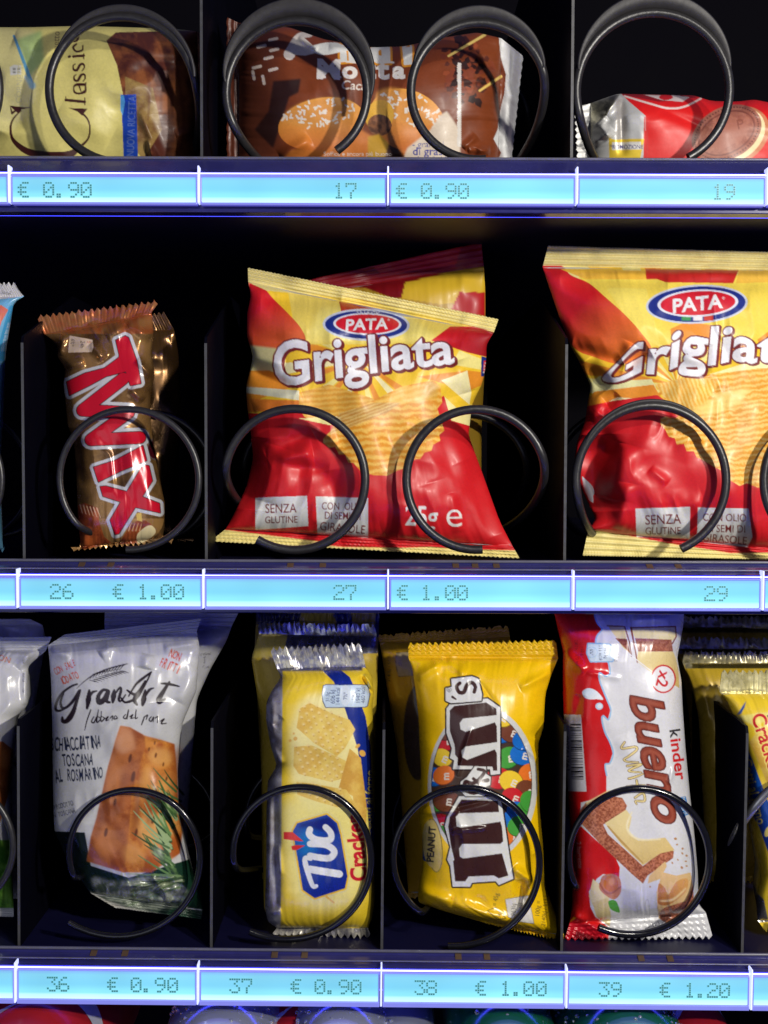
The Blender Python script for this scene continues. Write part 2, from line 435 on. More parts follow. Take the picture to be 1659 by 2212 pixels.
    def emit(nm, parts):
        vs = np.concatenate([p[0] for p in parts]); off = np.cumsum([0] + [len(p[0]) for p in parts[:-1]])
        qs = np.concatenate([p[1] + o for p, o in zip(parts, off)]); cs = np.concatenate([p[2] for p in parts])
        me = bpy.data.meshes.new(nm); me.vertices.add(len(vs)); me.vertices.foreach_set('co', vs.astype(np.float32).ravel())
        me.loops.add(len(qs) * 4); me.loops.foreach_set('vertex_index', qs.astype(np.int32).ravel())
        me.polygons.add(len(qs)); me.polygons.foreach_set('loop_start', np.arange(0, len(qs) * 4, 4, dtype=np.int32))
        me.polygons.foreach_set('use_smooth', np.ones(len(qs), bool))
        at = me.color_attributes.new('print', 'FLOAT_COLOR', 'POINT'); at.data.foreach_set('color', cs.astype(np.float32).ravel())
        me.update(); me.validate(); me.materials.append(film_mat)
        o = bpy.data.objects.new(nm, me); C.objects.link(o); o.parent = root; return o
    # back sheet (coarse)
    ri = np.unique(np.concatenate([np.arange(i0, i1, 8), [i1]])); ci = np.unique(np.concatenate([np.arange(0, nu, 8), [nu]]))
    Db = (Y + lean[0] * (1 - T / t[-1]) + lean[1] * (T / t[-1]) + bulge * 0.8 * body)[np.ix_(ri, ci)]
    Db[:, 0] = D[ri, 0]; Db[:, -1] = D[ri, nu]
    Vf = V[np.ix_(ri, ci)]; Vb = Vf.copy(); Vb[..., 1] = Db
    cb = np.ones(Vb.shape[:2] + (4,)) * np.array([*lin(back), 0.0]); cb[:, 0] = col[ri, 0]; cb[:, -1] = col[ri, nu]
    emit('pouch', [sheet('front', i0, i1, V, col), sheet('back', 0, len(ri) - 1, Vb, cb, True)])
    Vt = V.copy(); Vt[..., 1] += 0.0006
    if seals[0] and i0 > 1: emit('top_seal', [sheet('s', 0, i0, V, col), sheet('b', 0, i0, Vt[:, ::4], col[:, ::4], True)])
    if seals[1] and i1 < nv - 1: emit('bottom_seal', [sheet('s', i1, nv, V, col), sheet('b', i1, nv, Vt[:, ::4], col[:, ::4], True)])
    return root
# ------------------------------------------------------------------ materials of the machine
M_tray = mat('tray_black', (0.005, 0.005, 0.035), 0.5, spec=0.3, noise=0.1, nscale=40)  # blue in this base colour stands in for glow around the displays
M_lip = mat('lip_smoked_plastic', (0.03, 0.03, 0.16), 0.25, noise=0.08, nscale=80, coat=0.3)  # bluer base colour carries the displays' glow on the lip
M_edge = mat('lip_edge_highlight', (0.12, 0.12, 0.17), 0.25, noise=0.08, nscale=120)  # paler than the lip: its edge highlight is put into the colour
M_div = mat('divider_plastic', (0.002, 0.002, 0.006), 0.55, spec=0.06, noise=0.1, nscale=50)
M_div_lit_edge = mat('divider_lit_edge', (0.07, 0.07, 0.075), 0.3, noise=0.1, nscale=300)  # lighter than the divider: light caught on the front edge, as colour
M_wire = mat('coil_black', (0.020, 0.019, 0.020), 0.36, noise=0.1, nscale=400, bump=0.2, spec=0.6)
M_band = mat('band_grey', (0.028, 0.026, 0.028), 0.5, noise=0.1, nscale=300, bump=0.2)
M_wire_gloss = mat('coil_gloss_black', (0.006, 0.006, 0.007), 0.16, noise=0.05, nscale=400, bump=0.1, spec=0.7)
M_wire_silver = mat('coil_silver', (0.55, 0.55, 0.53), 0.3, metal=0.9, noise=0.1, nscale=300)
M_clip = mat('brown_clip', (0.10, 0.06, 0.035), 0.5, noise=0.1, nscale=200)
M_screw = mat('screw_steel', (0.5, 0.5, 0.52), 0.25, metal=0.5, noise=0.06, nscale=500)
M_back = mat('inner_black', (0.0035, 0.003, 0.006), 0.8, spec=0.1, noise=0.1, nscale=20)
M_case = mat('clear_case', (0.06, 0.06, 0.28), 0.25, noise=0.05, nscale=150, emit=(0.13, 0.12, 0.72), estr=0.6)
M_glow = mat('light_guide', (0.6, 0.6, 0.9), 0.3, emit=(0.55, 0.62, 1.0), estr=1.0)
M_blue = mat('blue_spill_strip', (0.1, 0.1, 0.5), 0.3, emit=(0.05, 0.06, 1.0), estr=4.0)  # added glow for the blue spill below the displays
M_lilac = mat('lilac_spill_strip', (0.1, 0.1, 0.5), 0.3, emit=(0.10, 0.10, 1.0), estr=14.0)  # added glow for the blue spill up the lip
M_frame = mat('display_frame', (0.06, 0.06, 0.28), 0.25, noise=0.05, nscale=150, emit=(0.26, 0.28, 0.85), estr=0.8)
M_dot = mat('lcd_dot', (0.03, 0.12, 0.13), 0.5, emit=(0.02, 0.15, 0.16), estr=1.0)
M_dotrim = mat('lcd_dot_rim', (0.2, 0.4, 0.45), 0.5, emit=(0.10, 0.34, 0.42), estr=1.0)


def screen_mat():
    m = bpy.data.materials.new('lcd_backlight'); m.use_nodes = True; nt = m.node_tree; b = nt.nodes['Principled BSDF']
    b.inputs['Base Color'].default_value = (0.05, 0.2, 0.25, 1); b.inputs['Roughness'].default_value = 0.5; b.inputs['Specular IOR Level'].default_value = 0.15
    tc = nt.nodes.new('ShaderNodeTexCoord'); sp = nt.nodes.new('ShaderNodeSeparateXYZ'); nt.links.new(tc.outputs['Generated'], sp.inputs[0])
    cr = nt.nodes.new('ShaderNodeValToRGB'); cr.color_ramp.interpolation = 'EASE'
    e = cr.color_ramp.elements
    e[0].position = 0.0; e[0].color = (0.72, 1.0, 1.0, 1); e[1].position = 1.0; e[1].color = (0.22, 0.42, 0.80, 1)
    for p, c in ((0.12, (0.60, 1.0, 1.0, 1)), (0.24, (0.27, 0.76, 0.88, 1)), (0.55, (0.20, 0.58, 0.82, 1)), (0.85, (0.22, 0.58, 0.80, 1))):
        x = e.new(p); x.color = c
    nz = nt.nodes.new('ShaderNodeTexNoise'); nz.inputs['Scale'].default_value = 3; nt.links.new(tc.outputs['Object'], nz.inputs['Vector'])
    nz.inputs['Scale'].default_value = 28; nz.inputs['Detail'].default_value = 1
    mr = nt.nodes.new('ShaderNodeMapRange'); mr.inputs[3].default_value = 0.72; mr.inputs[4].default_value = 1.26
    nt.links.new(nz.outputs['Fac'], mr.inputs[0]); nt.links.new(mr.outputs[0], b.inputs['Emission Strength'])
    nt.links.new(sp.outputs['Z'], cr.inputs['Fac']); nt.links.new(cr.outputs[0], b.inputs['Emission Color'])
    return m


M_lcd = screen_mat()

# ------------------------------------------------------------------ the inside of the machine
b = MB(); b.box((-0.6, 0.46, -0.6), (0.6, 0.47, 0.5)); tag(b.build('back_wall', M_back), kind='structure')

Xc = lambda x, y, Y: float(P(x, y, Y)[0])
Zc = lambda y, Y, x=829.5: float(P(x, y, Y)[2])
ROWS = {1: dict(lip=345, top=379, bot=444, s0=384, s1=438, tilt=0.0, div=(435, 1237), corner=-120, clips=(198, 262, 605, 670, 1010, 1070, 1413, 1478)),
        2: dict(lip=1213, top=1247, bot=1317, s0=1252, s1=1311, tilt=0.0, div=(50, 445, 1222), corner=728, clips=(175, 238, 627, 697, 985, 1027, 1073, 1405, 1467)),
        3: dict(lip=2053, top=2099, bot=2172, s0=2104, s1=2164, tilt=math.radians(0.38), div=(38, 455, 825, 1215, 1607), corner=1562, clips=(200, 268, 592, 657, 990, 1052, 1386, 1449))}
SHELF_LABEL = {1: 'black snack shelf at the top with the pastries and the flat red biscuit pack',
               2: 'black snack shelf in the middle holding the bronze bar and the crisp bags',
               3: 'black snack shelf at the bottom holding five upright narrow packs'}


def turn(root, tilt):
    root.rotation_euler = (0, tilt, 0)


for r, q in ROWS.items():
    zl, zt, zb = Zc(q['lip'], 0.013), Zc(q['top'], 0.0), Zc(q['bot'], 0.0)
    root = empty('snack_shelf', (0, 0, zb), SHELF_LABEL[r], 'shelf', 'shelves of the vending machine'); q['root'] = root; q['z'] = (zl, zt, zb)
    fl = zl - 0.0025; q['floor'] = fl
    m = MB(); m.hexa([(-0.4, 0.016, zb + 0.001), (0.4, 0.016, zb + 0.001), (0.4, 0.45, zb + 0.001), (-0.4, 0.45, zb + 0.001), (-0.4, 0.016, fl), (0.4, 0.016, fl), (0.4, 0.45, fl), (-0.4, 0.45, fl)])
    m.build('tray_floor', M_tray, root)
    # clear sloping lip with a rounded top edge
    m = MB(); prof = [(0.0005, zt + 0.0012), (0.0105, zl - 0.0012), (0.0125, zl), (0.0150, zl), (0.0150, zl - 0.006), (0.0025, zt - 0.003)]
    n = len(prof); xs = np.linspace(-0.4, 0.4, 2)
    m.add([(x, y, z) for x in xs for y, z in prof], [tuple(range(n - 1, -1, -1)), tuple(range(n, 2 * n))] + [(i, (i + 1) % n, n + (i + 1) % n, n + i) for i in range(n)])
    m.build('front_lip', M_lip, root, bevel=0.0006)
    m = MB(); m.tube([(-0.4, 0.0118, zl + 0.0002), (0.4, 0.0118, zl + 0.0002)], 0.0007, 8); m.build('lip_bead', M_edge, root)
    m = MB(); m.tube([(-0.4, 0.0042, zt + 0.0030), (0.4, 0.0042, zt + 0.0030)], 0.0004, 8); m.build('lip_bead', M_edge, root)
    # added glowing strips that spill blue onto the lip, underside and packs
    m = MB(); m.box((-0.4, 0.0145, zb - 0.0020), (0.4, 0.0155, zb + 0.0006)); m.build('spill_strip', M_blue, root)
    m = MB(); m.box((-0.4, -0.0006, zt + 0.0004), (0.4, 0.0003, zt + 0.0008)); m.build('spill_strip', M_lilac, root)
    m = MB(); m.box((-0.4, 0.0046, zb - 0.0022), (0.4, 0.014, zb + 0.0008)); m.build('base_rail', M_lip, root, bevel=0.0004)
    for x in q['clips']:
        m = MB(); cx = Xc(x, q['lip'] + 14, 0.008); z0 = zl + (zt - zl) * 0.38; z1 = zl + (zt - zl) * 0.1
        yy = lambda z: 0.0125 + (zl - z) / (zl - zt) * -0.012 - 0.0004
        w = 0.0014; m.hexa([(cx - w, yy(z0), z0), (cx + w, yy(z0), z0), (cx + w, yy(z0) + 0.002, z0), (cx - w, yy(z0) + 0.002, z0), (cx - w, yy(z1), z1), (cx + w, yy(z1), z1), (cx + w, yy(z1) + 0.002, z1), (cx - w, yy(z1) + 0.002, z1)])
        m.build('coil_clip', M_clip, root)
    zc = Zc(q['corner'], 0.019); zr = Zc(q['corner'] - 85, 0.11)
    for x in q['div']:
        X = Xc(x, (q['corner'] + q['lip']) / 2, 0.019); m = MB(); w = 0.0006
        prof = [(0.019, fl - 0.0005), (0.019, zc - 0.003), (0.0205, zc), (0.11, zr), (0.44, zr), (0.44, fl - 0.0005)]; n = len(prof)
        m.add([(X + sx * w, y, z) for sx in (-1, 1) for y, z in prof], [tuple(range(n - 1, -1, -1)), tuple(range(n, 2 * n))])
        m.add([(X + sx * w, y, z) for sx in (-1, 1) for y, z in prof], [(i, (i + 1) % n, n + (i + 1) % n, n + i) for i in range(n)], 0)
        m.m[2:5] = [1, 0, 0]
        m.build('divider', [M_div, M_div_lit_edge], root)
    if r == 1:
        for x in (40, 245, 445, 642, 840, 897, 1037, 1237, 1337, 1437, 1640, -10):
            p = P(x, 464, 0.020); m = MB()
            m.lathe([(0.0022, 0.0012), (0.0022, 0.0), (0.0018, -0.0008), (0.0009, -0.0011), (0.0001, -0.0012)], (float(p[0]), 0.020, zb + 0.0002), n=16); m.build('screw', M_screw, root)
    q['tilt_root'] = root

# ------------------------------------------------------------------ lit price displays
DOT = {'0': ('01110', '10001', '10011', '10101', '11001', '10001', '01110'), '1': ('00100', '01100', '00100', '00100', '00100', '00100', '01110'),
       '2': ('01110', '10001', '00001', '00110', '01000', '10000', '11111'), '3': ('11111', '00010', '00100', '00010', '00001', '10001', '01110'),
       '6': ('00110', '01000', '10000', '11110', '10001', '10001', '01110'), '7': ('11111', '10001', '00001', '00010', '00100', '00100', '00100'),
       '8': ('01110', '10001', '10001', '01110', '10001', '10001', '01110'), '9': ('01110', '10001', '10001', '01111', '00001', '00010', '01100'),
       '.': ('00000', '00000', '00000', '00000', '00000', '01100', '01100'), '€': ('00111', '01000', '11110', '01000', '11110', '01000', '00111')}
DISPLAYS = {1: ([-383, 22, 430, 838, 1245, 1655, 2060], [(), (('€', 38), ('0', 93), ('.', 117), ('9', 147), ('0', 174)), (('1', 720), ('7', 746)), (('€', 855), ('0', 909), ('.', 934), ('9', 962), ('0', 989)), (('1', 1538), ('9', 1564)), ()]),
            2: ([-360, 40, 440, 838, 1237, 1645, 2050], [(), (('2', 108), ('6', 135), ('€', 243), ('1', 297), ('.', 321), ('0', 347), ('0', 374)), (('2', 720), ('7', 746)), (('€', 857), ('1', 909), ('.', 934), ('0', 961), ('0', 987)), (('2', 1521), ('9', 1548)), ()]),
            3: ([-360, 35, 428, 823, 1222, 1620, 2020], [(), (('3', 101), ('6', 126), ('€', 231), ('0', 282), ('.', 305), ('9', 334), ('0', 361)), (('3', 495), ('7', 521), ('€', 627), ('0', 679), ('.', 702), ('9', 731), ('0', 757)),
                (('3', 895), ('8', 920), ('€', 1026), ('1', 1080), ('.', 1104), ('0', 1130), ('0', 1157)), (('3', 1293), ('9', 1319), ('€', 1424), ('1', 1478), ('.', 1502), ('2', 1527), ('0', 1553)), ()])}
DLABEL = {1: ['lit blank price display cut off at the left end of the top strip', 'lit price display showing € 0.90 under the cream croissant pack', 'lit display showing 17 under the left half of the brown bun pack',
              'lit price display showing € 0.90 under the right half of the brown bun pack', 'lit display showing 19 under the red biscuit pack', 'sliver of a lit display at the right end of the top strip'],
          2: ['sliver of a lit display at the left end of the middle strip', 'lit price display showing 26 and € 1.00 under the bronze bar', 'lit display showing 27 under the left half of the leaning crisp bag',
              'lit price display showing € 1.00 left of the display with 29', 'lit display showing 29 under the crisp bag cut by the picture edge', 'sliver of a lit display at the right end of the middle strip'],
          3: ['sliver of a lit display at the left end of the bottom strip', 'lit price display showing 36 and € 0.90 under the white bread snack pack', 'lit price display showing 37 and € 0.90 under the yellow cracker pack',
              'lit price display showing 38 and € 1.00 under the yellow peanut candy bag', 'lit price display showing 39 and € 1.20 under the red and white wafer pack', 'sliver of a lit display at the right end of the bottom strip']}
for r, (edges, texts) in DISPLAYS.items():
    q = ROWS[r]; zl, zt, zb = q['z']; ym = (q['top'] + q['bot']) / 2
    for i, tx in enumerate(texts):
        a, b_ = Xc(edges[i] + 3.5, ym, 0), Xc(edges[i + 1] - 3.5, ym, 0)
        root = empty('price_display', (0, 0, zb), DLABEL[r][i], 'price display', 'lit price displays')
        z0, z1 = Zc(q['s1'], -0.001), Zc(q['s0'], -0.001); sa, sb = a + 0.0007, b_ - 0.0006
        m = MB(); m.box((a, 0.0, zb), (b_, 0.003, zt)); m.build('case', M_case, root, bevel=0.0003)
        m = MB(); t = 0.0012
        for lo, hi in (((a, -0.0018, zb), (b_, -0.00005, z0 - 0.0002)), ((a, -0.0014, z1 + 0.0002), (b_, -0.00005, zt - 0.0001)), ((a, -0.0014, z0), (sa - 0.0001, -0.00005, z1)), ((sb + 0.0001, -0.0014, z0), (b_, -0.00005, z1))): m.box(lo, hi)
        m.build('frame', M_frame, root, bevel=0.0002)
        m = MB(); m.box((sa, -0.0008, z0), (sb, -0.0001, z1)); m.build('screen', M_lcd, root)
        for lo, hi in (((a - 0.0010, -0.0026, zb + 0.0006), (a - 0.0003, 0.0025, zt + 0.0034)), ((b_ + 0.0003, -0.0022, zb + 0.0004), (b_ + 0.0009, 0.0025, zt + 0.0014))):
            m = MB(); m.box(lo, hi); m.build('light_guide', M_glow, root, bevel=0.0002)
        if tx:
            m = MB(); top = Zc(q['s0'] + (11 if r < 3 else 12), -0.001); h = 0.00097
            for ch, x in tx:
                X = Xc(x, ym, -0.001)
                for rr, line in enumerate(DOT[ch]):
                    for cc, v in enumerate(line):
                        if v == '1':
                            xx = X + cc * 0.00098; zz = top - rr * h
                            m.box((xx, -0.0011, zz - h), (xx + 0.00098, -0.00085, zz), 1); m.box((xx + 0.00016, -0.00125, zz - h + 0.00016), (xx + 0.00082, -0.0011, zz - 0.00016), 0)
            m.build('digits', [M_dot, M_dotrim], root)
        turn(root, q['tilt'])
    turn(q['root'], q['tilt'])


# ------------------------------------------------------------------ wire spirals
def spiral(label, cx, cy, rad, start, sense, wire=0.0020, Yf=0.0185, pitch=0.05, turns=2.3, m=None, band=None, flat=0.7, group='wire spirals', grow=0.0):
    """start: angle in degrees of the front end as seen from the front (0 right, 90 top); sense +1 counterclockwise"""
    c = P(cx, cy, Yf); S = 0.0002; R = rad * S; root = empty('wire_spiral', c, label, 'spiral', group)
    pts = []; n = int(turns * 72)
    for i in range(n + 1):
        th = i / 72; a = math.radians(start) + sense * 2 * PI * th
        k = math.floor(th); f = th - k
        yy = Yf + 0.004 * min(th, 1.0) + (k + (0 if f < flat else (lambda w: w * w * (3 - 2 * w))((f - flat) / (1 - flat)))) * pitch
        rr = R * (1 + grow * max(0, 1 - th / 0.45) ** 2)
        pts.append((c[0] + rr * math.cos(a), yy, c[2] + rr * math.sin(a)))
    mb = MB(); mb.tube(pts, wire, 14); mb.build('wire', m or M_wire, root, bevel=0)
    if band:
        a0, a1, h, dy = band; vs = []; N = 48
        for i in range(N + 1):
            t = i / N; a = math.radians(a0 + (a1 - a0) * t); w = math.sin(PI * t) ** 0.8
            for (dr, y) in ((-0.0004, Yf + 0.004), (h * S * w + 0.0003, Yf - dy * w), (h * S * w + 0.0012, Yf - dy * w + 0.0010), (0.0006, Yf + 0.0055)):
                rr = R + dr; vs.append((c[0] + rr * math.cos(a), y, c[2] + rr * math.sin(a)))
        fs = []
        for i in range(N):
            for j in range(4): fs.append((i * 4 + j, i * 4 + (j + 1) % 4, (i + 1) * 4 + (j + 1) % 4, (i + 1) * 4 + j))
        mb = MB(); mb.add(vs, fs, 0, True); mb.build('guide_band', M_band, root)
    return root


spiral('black wire spiral in front of the cream croissant pack', 262, 192, 160, -82, -1, pitch=0.06, band=(150, 10, 16, 0.002))
spiral('black wire spiral with a wide dark band over the left of the brown bun pack', 640, 198, 156, -55, 1, pitch=0.06, band=(-8, 172, 38, 0.003))
spiral('black wire spiral over the right of the brown bun pack', 1035, 196, 150, -84, -1, pitch=0.06, band=(160, 20, 26, 0.003))
spiral('black wire spiral standing tall over the flat red biscuit pack', 1412, 193, 168, -62, 1, pitch=0.06, turns=0.98, band=(12, 165, 34, 0.003))
spiral('black wire spiral at the left picture edge of the top shelf', -160, 190, 160, -82, 1, pitch=0.06)
spiral('black wire spiral around the bronze chocolate bar', 277, 1036, 157, -92, 1, wire=0.0016, pitch=0.045, flat=0.86)
spiral('black wire spiral over the left half of the leaning crisp bag', 636, 1036, 158, -122, 1, pitch=0.07, flat=0.8)
spiral('black wire spiral over the right half of the leaning crisp bag', 1030, 1036, 157, -85, -1, pitch=0.07)
spiral('black wire spiral in front of the crisp bag cut by the picture edge', 1408, 1038, 167, -66, 1, pitch=0.07, band=(35, 150, 9, 0.001))
spiral('black wire spiral cut by the right picture edge on the middle shelf', 1806, 1038, 160, -85, -1, pitch=0.07)
spiral('black wire spiral cut by the left picture edge on the middle shelf', -150, 1036, 157, -92, 1, wire=0.0016, pitch=0.045)
spiral('black wire spiral in front of the white bread snack pack 36', 287, 1850, 149, -134, 1, wire=0.0015, pitch=0.05, grow=0.42, m=M_wire_gloss, flat=0.93)
spiral('black wire spiral in front of the yellow cracker pack 37', 650, 1850, 156, -124, 1, wire=0.0016, pitch=0.05, grow=0.34, m=M_wire_gloss, flat=0.86)
spiral('black wire spiral in front of the yellow peanut candy bag', 1005, 1858, 163, -101, 1, wire=0.0016, pitch=0.05, grow=0.24, m=M_wire_gloss, flat=0.92)
spiral('black wire spiral in front of the red and white wafer pack', 1382, 1855, 158, -120, 1, wire=0.0017, pitch=0.05, grow=0.16, m=M_wire_gloss, flat=0.9)
spiral('silver wire spiral at the right picture edge', 1775, 1830, 172, -110, 1, wire=0.0019, pitch=0.05, m=M_wire_silver)
spiral('black wire spiral cut by the left picture edge on the bottom shelf', -115, 1830, 148, -128, 1, wire=0.0016, pitch=0.05)

# ------------------------------------------------------------------ drinks under the bottom shelf
M_pet = mat('clear_pet', (0.42, 0.46, 0.52), 0.2, trans=0.5, bump=0.0, spec=0.6, noise=0.03, nscale=40)
M_green = mat('green_pet', (0.01, 0.14, 0.06), 0.2, trans=0.3, spec=0.7, noise=0.04, nscale=60)
M_red = mat('red_print', (0.42, 0.015, 0.02), 0.3, noise=0.06, nscale=60)
M_white = mat('white_print', (0.62, 0.62, 0.6), 0.35, noise=0.06, nscale=60)
M_drop = mat('water_drop', (0.5, 0.55, 0.6), 0.08, spec=0.8, trans=0.7)


def bottle(label, x, ytop, rad, m, Y=-0.014, drops=0, name='drink_bottle', cat='bottle'):
    top = P(x, ytop, Y + 0.02); r = rad * 0.0002; c = (float(top[0]), Y, float(top[2]) - r)
    root = empty(name, c, label, cat)
    prof = [(0.25 * r, 0.004), (0.45 * r, 0.0), (0.7 * r, 0.001), (0.88 * r, 0.006), (0.97 * r, 0.015), (r, 0.03), (r, 0.10), (0.98 * r, 0.104), (r, 0.108), (r, 0.15), (0.8 * r, 0.17), (0.4 * r, 0.19), (0.35 * r, 0.21)]
    mb = MB(); mb.lathe(prof, c, 'Y', 40)
    mb.build('bottle_body', m, root)
    mb = MB(); mb.lathe([(0.38 * r, 0.205), (0.42 * r, 0.207), (0.42 * r, 0.222), (0.01, 0.224)], c, 'Y', 24); mb.build('cap', M_red, root)
    rr = random.Random(int(x))
    if drops:
        mb = MB()
        for _ in range(drops):
            a = math.radians(rr.uniform(20, 160)); h = rr.uniform(0.012, 0.06); s = rr.uniform(0.0003, 0.0011)
            pr = r if h > 0.03 else r * (0.94 + 0.06 * (h - 0.012) / 0.018)
            p = Vector((c[0] + pr * math.cos(a), c[1] + h, c[2] + pr * math.sin(a)))
            mb.lathe([(0.0001, -s * 0.7), (s * 0.7, -s * 0.5), (s, 0), (s * 0.7, s * 0.5), (0.0001, s * 0.7)], p, 'Y', 8)
        mb.build('water_drops', M_drop, root)['kind'] = 'stuff'


def can(label, x, ytop, rad, Y=-0.012):
    top = P(x, ytop, Y + 0.02); r = rad * 0.0002; c = (float(top[0]), Y, float(top[2]) - r)
    root = empty('drink_can', c, label, 'can')
    mb = MB(); mb.lathe([(0.8 * r, 0.002), (0.86 * r, 0.0), (0.9 * r, 0.004), (r, 0.012), (r, 0.11), (0.86 * r, 0.12), (0.8 * r, 0.122)], c, 'Y', 48); mb.build('can_body', M_red, root)
    mb = MB(); vs = []; N = 40
    for i in range(N + 1):
        a = math.radians(20 + 140 * i / N); w = 0.004 + 0.003 * math.sin(i / N * 9)
        for h in (0.028 + 0.012 * math.sin(i / N * 6) - w, 0.028 + 0.012 * math.sin(i / N * 6) + w): vs.append((c[0] + (r + 0.0003) * math.cos(a), c[1] + h, c[2] + (r + 0.0003) * math.sin(a)))
    mb.add(vs, [(2 * i, 2 * i + 1, 2 * i + 3, 2 * i + 2) for i in range(N)], 0, True); mb.build('white_ribbon', M_white, root)
    mb = MB(); mb.lathe([(0.01, 0.006), (0.72 * r, 0.006), (0.8 * r, 0.002), (0.86 * r, -0.0005)], c, 'Y', 40); mb.build('can_end', M_screw, root)


can('red and white drink can lying under the bottom left display', 62, 2174, 165)
bottle('clear bottle beaded with drops under display 37, the left one', 476, 2176, 150, M_pet, drops=160)
can('red drink can seen between the two clear bottles', 640, 2186, 90, Y=0.004)
bottle('clear bottle beaded with drops under display 37, the right one', 735, 2178, 130, M_pet, drops=140)
bottle('pale clear bottle under the left end of display 38', 860, 2182, 90, M_pet, Y=0.002, drops=40)
bottle('green bottle under display 38', 1095, 2180, 130, M_green, drops=30)
bottle('green bottle sparkling with drops under display 39', 1362, 2176, 160, M_green, drops=160)
can('red drink can under the right end of display 39', 1500, 2182, 100, Y=0.004)
# ------------------------------------------------------------------ crisp bags
F_soft = film('wrapper_matt_film', 0.46, 0.06)
F_gloss = film('wrapper_gloss_film', 0.28, 0.35)
F_foil = film('wrapper_foil', 0.26, 0.4, bump=0.1)
RED, DRED, YEL, PALE, ORG, CREAM, NAVY, WHITE, MAROON = (214, 28, 36), (150, 18, 26), (250, 206, 50), (246, 232, 140), (238, 150, 44), (236, 220, 140), (26, 46, 130), (235, 235, 230), (122, 36, 36)


def crisp_print(x0, y0, x1, y1, seed):
    return Art(x0, y0, x1, y1, YEL, 0, seed)


def burst(A, cx, cy, r, cols, a0, a1, n, clip=None):
    for i in range(n):
        t0 = math.radians(a0 + (a1 - a0) * i / n); t1 = math.radians(a0 + (a1 - a0) * (i + 0.8) / n)
        A.poly([(cx, cy), (cx + r * math.cos(t0), cy - r * math.sin(t0)), (cx + r * math.cos(t1), cy - r * math.sin(t1))], cols[i % len(cols)])


def oval_logo(A, cx, cy, rx, ry, rot=0, top_word=None, flag=False):
    A.ell(cx, cy, rx + 12, ry + 10, (205, 212, 225), rot); A.ell(cx, cy, rx, ry, NAVY, rot)
    if flag:
        for dx, c in ((-85, (60, 150, 80)), (-20, (235, 235, 235)), (40, (215, 70, 50))): A.poly([(cx + dx, cy + ry * 0.6), (cx + dx + 52, cy + ry * 0.6), (cx + dx + 52, cy + ry * 0.93), (cx + dx, cy + ry * 0.93)], c, soft=4)
    A.ell(cx + 6, cy - ry * 0.06, rx * 0.83, ry * 0.78, (225, 228, 235), rot); A.ell(cx + 6, cy - ry * 0.06, rx * 0.77, ry * 0.68, (212, 30, 44), rot)
    A.text('PATA', cx + 2, cy - ry * 0.06, ry * 0.80, WHITE, rot=rot - 3, bold=0.028, shear=0.08, xs=1.02 * rx / ry / 2.65)
    A.text('®', cx + rx * 0.55, cy - ry * 0.36, ry * 0.16, WHITE)
    if top_word: A.text(top_word, cx + 12, cy - ry * 0.84, ry * 0.26, (210, 215, 225), xs=1.5, rot=2)


# --- the leaning bag in the middle (coordinates of the enlarged view of it)
FA = (433.7, 501.5, 0.433)
A = crisp_print(430, 560, 1135, 1240, 11).frame(*FA)
burst(A, 800, 640, 1100, [PALE, ORG, YEL, (250, 240, 180), ORG, YEL], 150, 330, 17)
A.poly([(420, 200), (1480, 400), (1440, 560), (1150, 560), (480, 560)], (240, 214, 96))
A.poly([(600, 380), (1000, 380), (1200, 545), (520, 545)], (244, 226, 120), soft=30)
A.poly([(200, 200), (300, 262), (360, 330), (440, 410), (500, 480), (520, 545), (430, 575), (200, 560)], RED, smooth=True, col2=(232, 110, 50), p0=(300, 380), p1=(430, 600))
A.poly([(690, 345), (905, 385), (1010, 410), (700, 395)], (180, 60, 30))  # red-brown shade of the top seal, painted into the print
A.poly([(1150, 540), (1245, 470), (1500, 470), (1500, 640), (1330, 600)], RED, smooth=False, col2=DRED, p0=(1200, 500), p1=(1450, 600))
A.poly([(200, 560), (380, 580), (420, 640), (300, 760), (200, 760)], (222, 214, 150), soft=6)
A.poly([(210, 690), (340, 690), (420, 720), (330, 770), (210, 760)], ORG); A.poly([(210, 770), (490, 790), (500, 840), (210, 800)], (226, 224, 190)); A.poly([(210, 830), (500, 840), (500, 885), (210, 900)], (232, 130, 44))
A.poly([(1290, 590), (1420, 640), (1420, 690), (1250, 660)], PALE); A.poly([(1080, 720), (1330, 690), (1420, 700), (1410, 760), (1340, 790)], ORG); A.poly([(1200, 740), (1330, 690), (1350, 800), (1340, 860)], (250, 240, 180))
# red lower half with a wavy top, and the crisps
A.poly([(180, 900), (300, 905), (520, 898), (530, 930), (800, 960), (1130, 900), (1210, 815), (1290, 900), (1380, 900), (1700, 1700), (0, 1700)], RED)
A.poly([(1215, 820), (1290, 890), (1350, 860), (1400, 920), (1390, 980), (1250, 940)], (250, 236, 160))
A.poly([(1350, 810), (1420, 780), (1410, 870), (1350, 900)], YEL)
chip2 = [(490, 800), (640, 760), (860, 830), (900, 900), (720, 930), (640, 910), (520, 925), (490, 880)]
A.shape([chip2], (228, 160, 50), tex=tex_ridges(A, -4, 26, (240, 190, 84), grain=0.3))
A.poly([(490, 930), (620, 920), (740, 945), (640, 962)], (250, 240, 160))
chip1 = [(700, 905), (840, 850), (1000, 770), (1160, 738), (1195, 770), (1205, 850), (1180, 880), (1200, 940), (1215, 990), (1190, 1010), (1195, 1040), (1160, 1060), (1150, 1090), (1115, 1100), (1095, 1130), (1060, 1135), (1040, 1170), (980, 1190), (930, 1215), (860, 1212), (800, 1195), (760, 1150), (735, 1150), (720, 1110), (690, 1110), (670, 1070), (640, 1075), (610, 1050), (612, 1030), (640, 1000), (700, 960)]
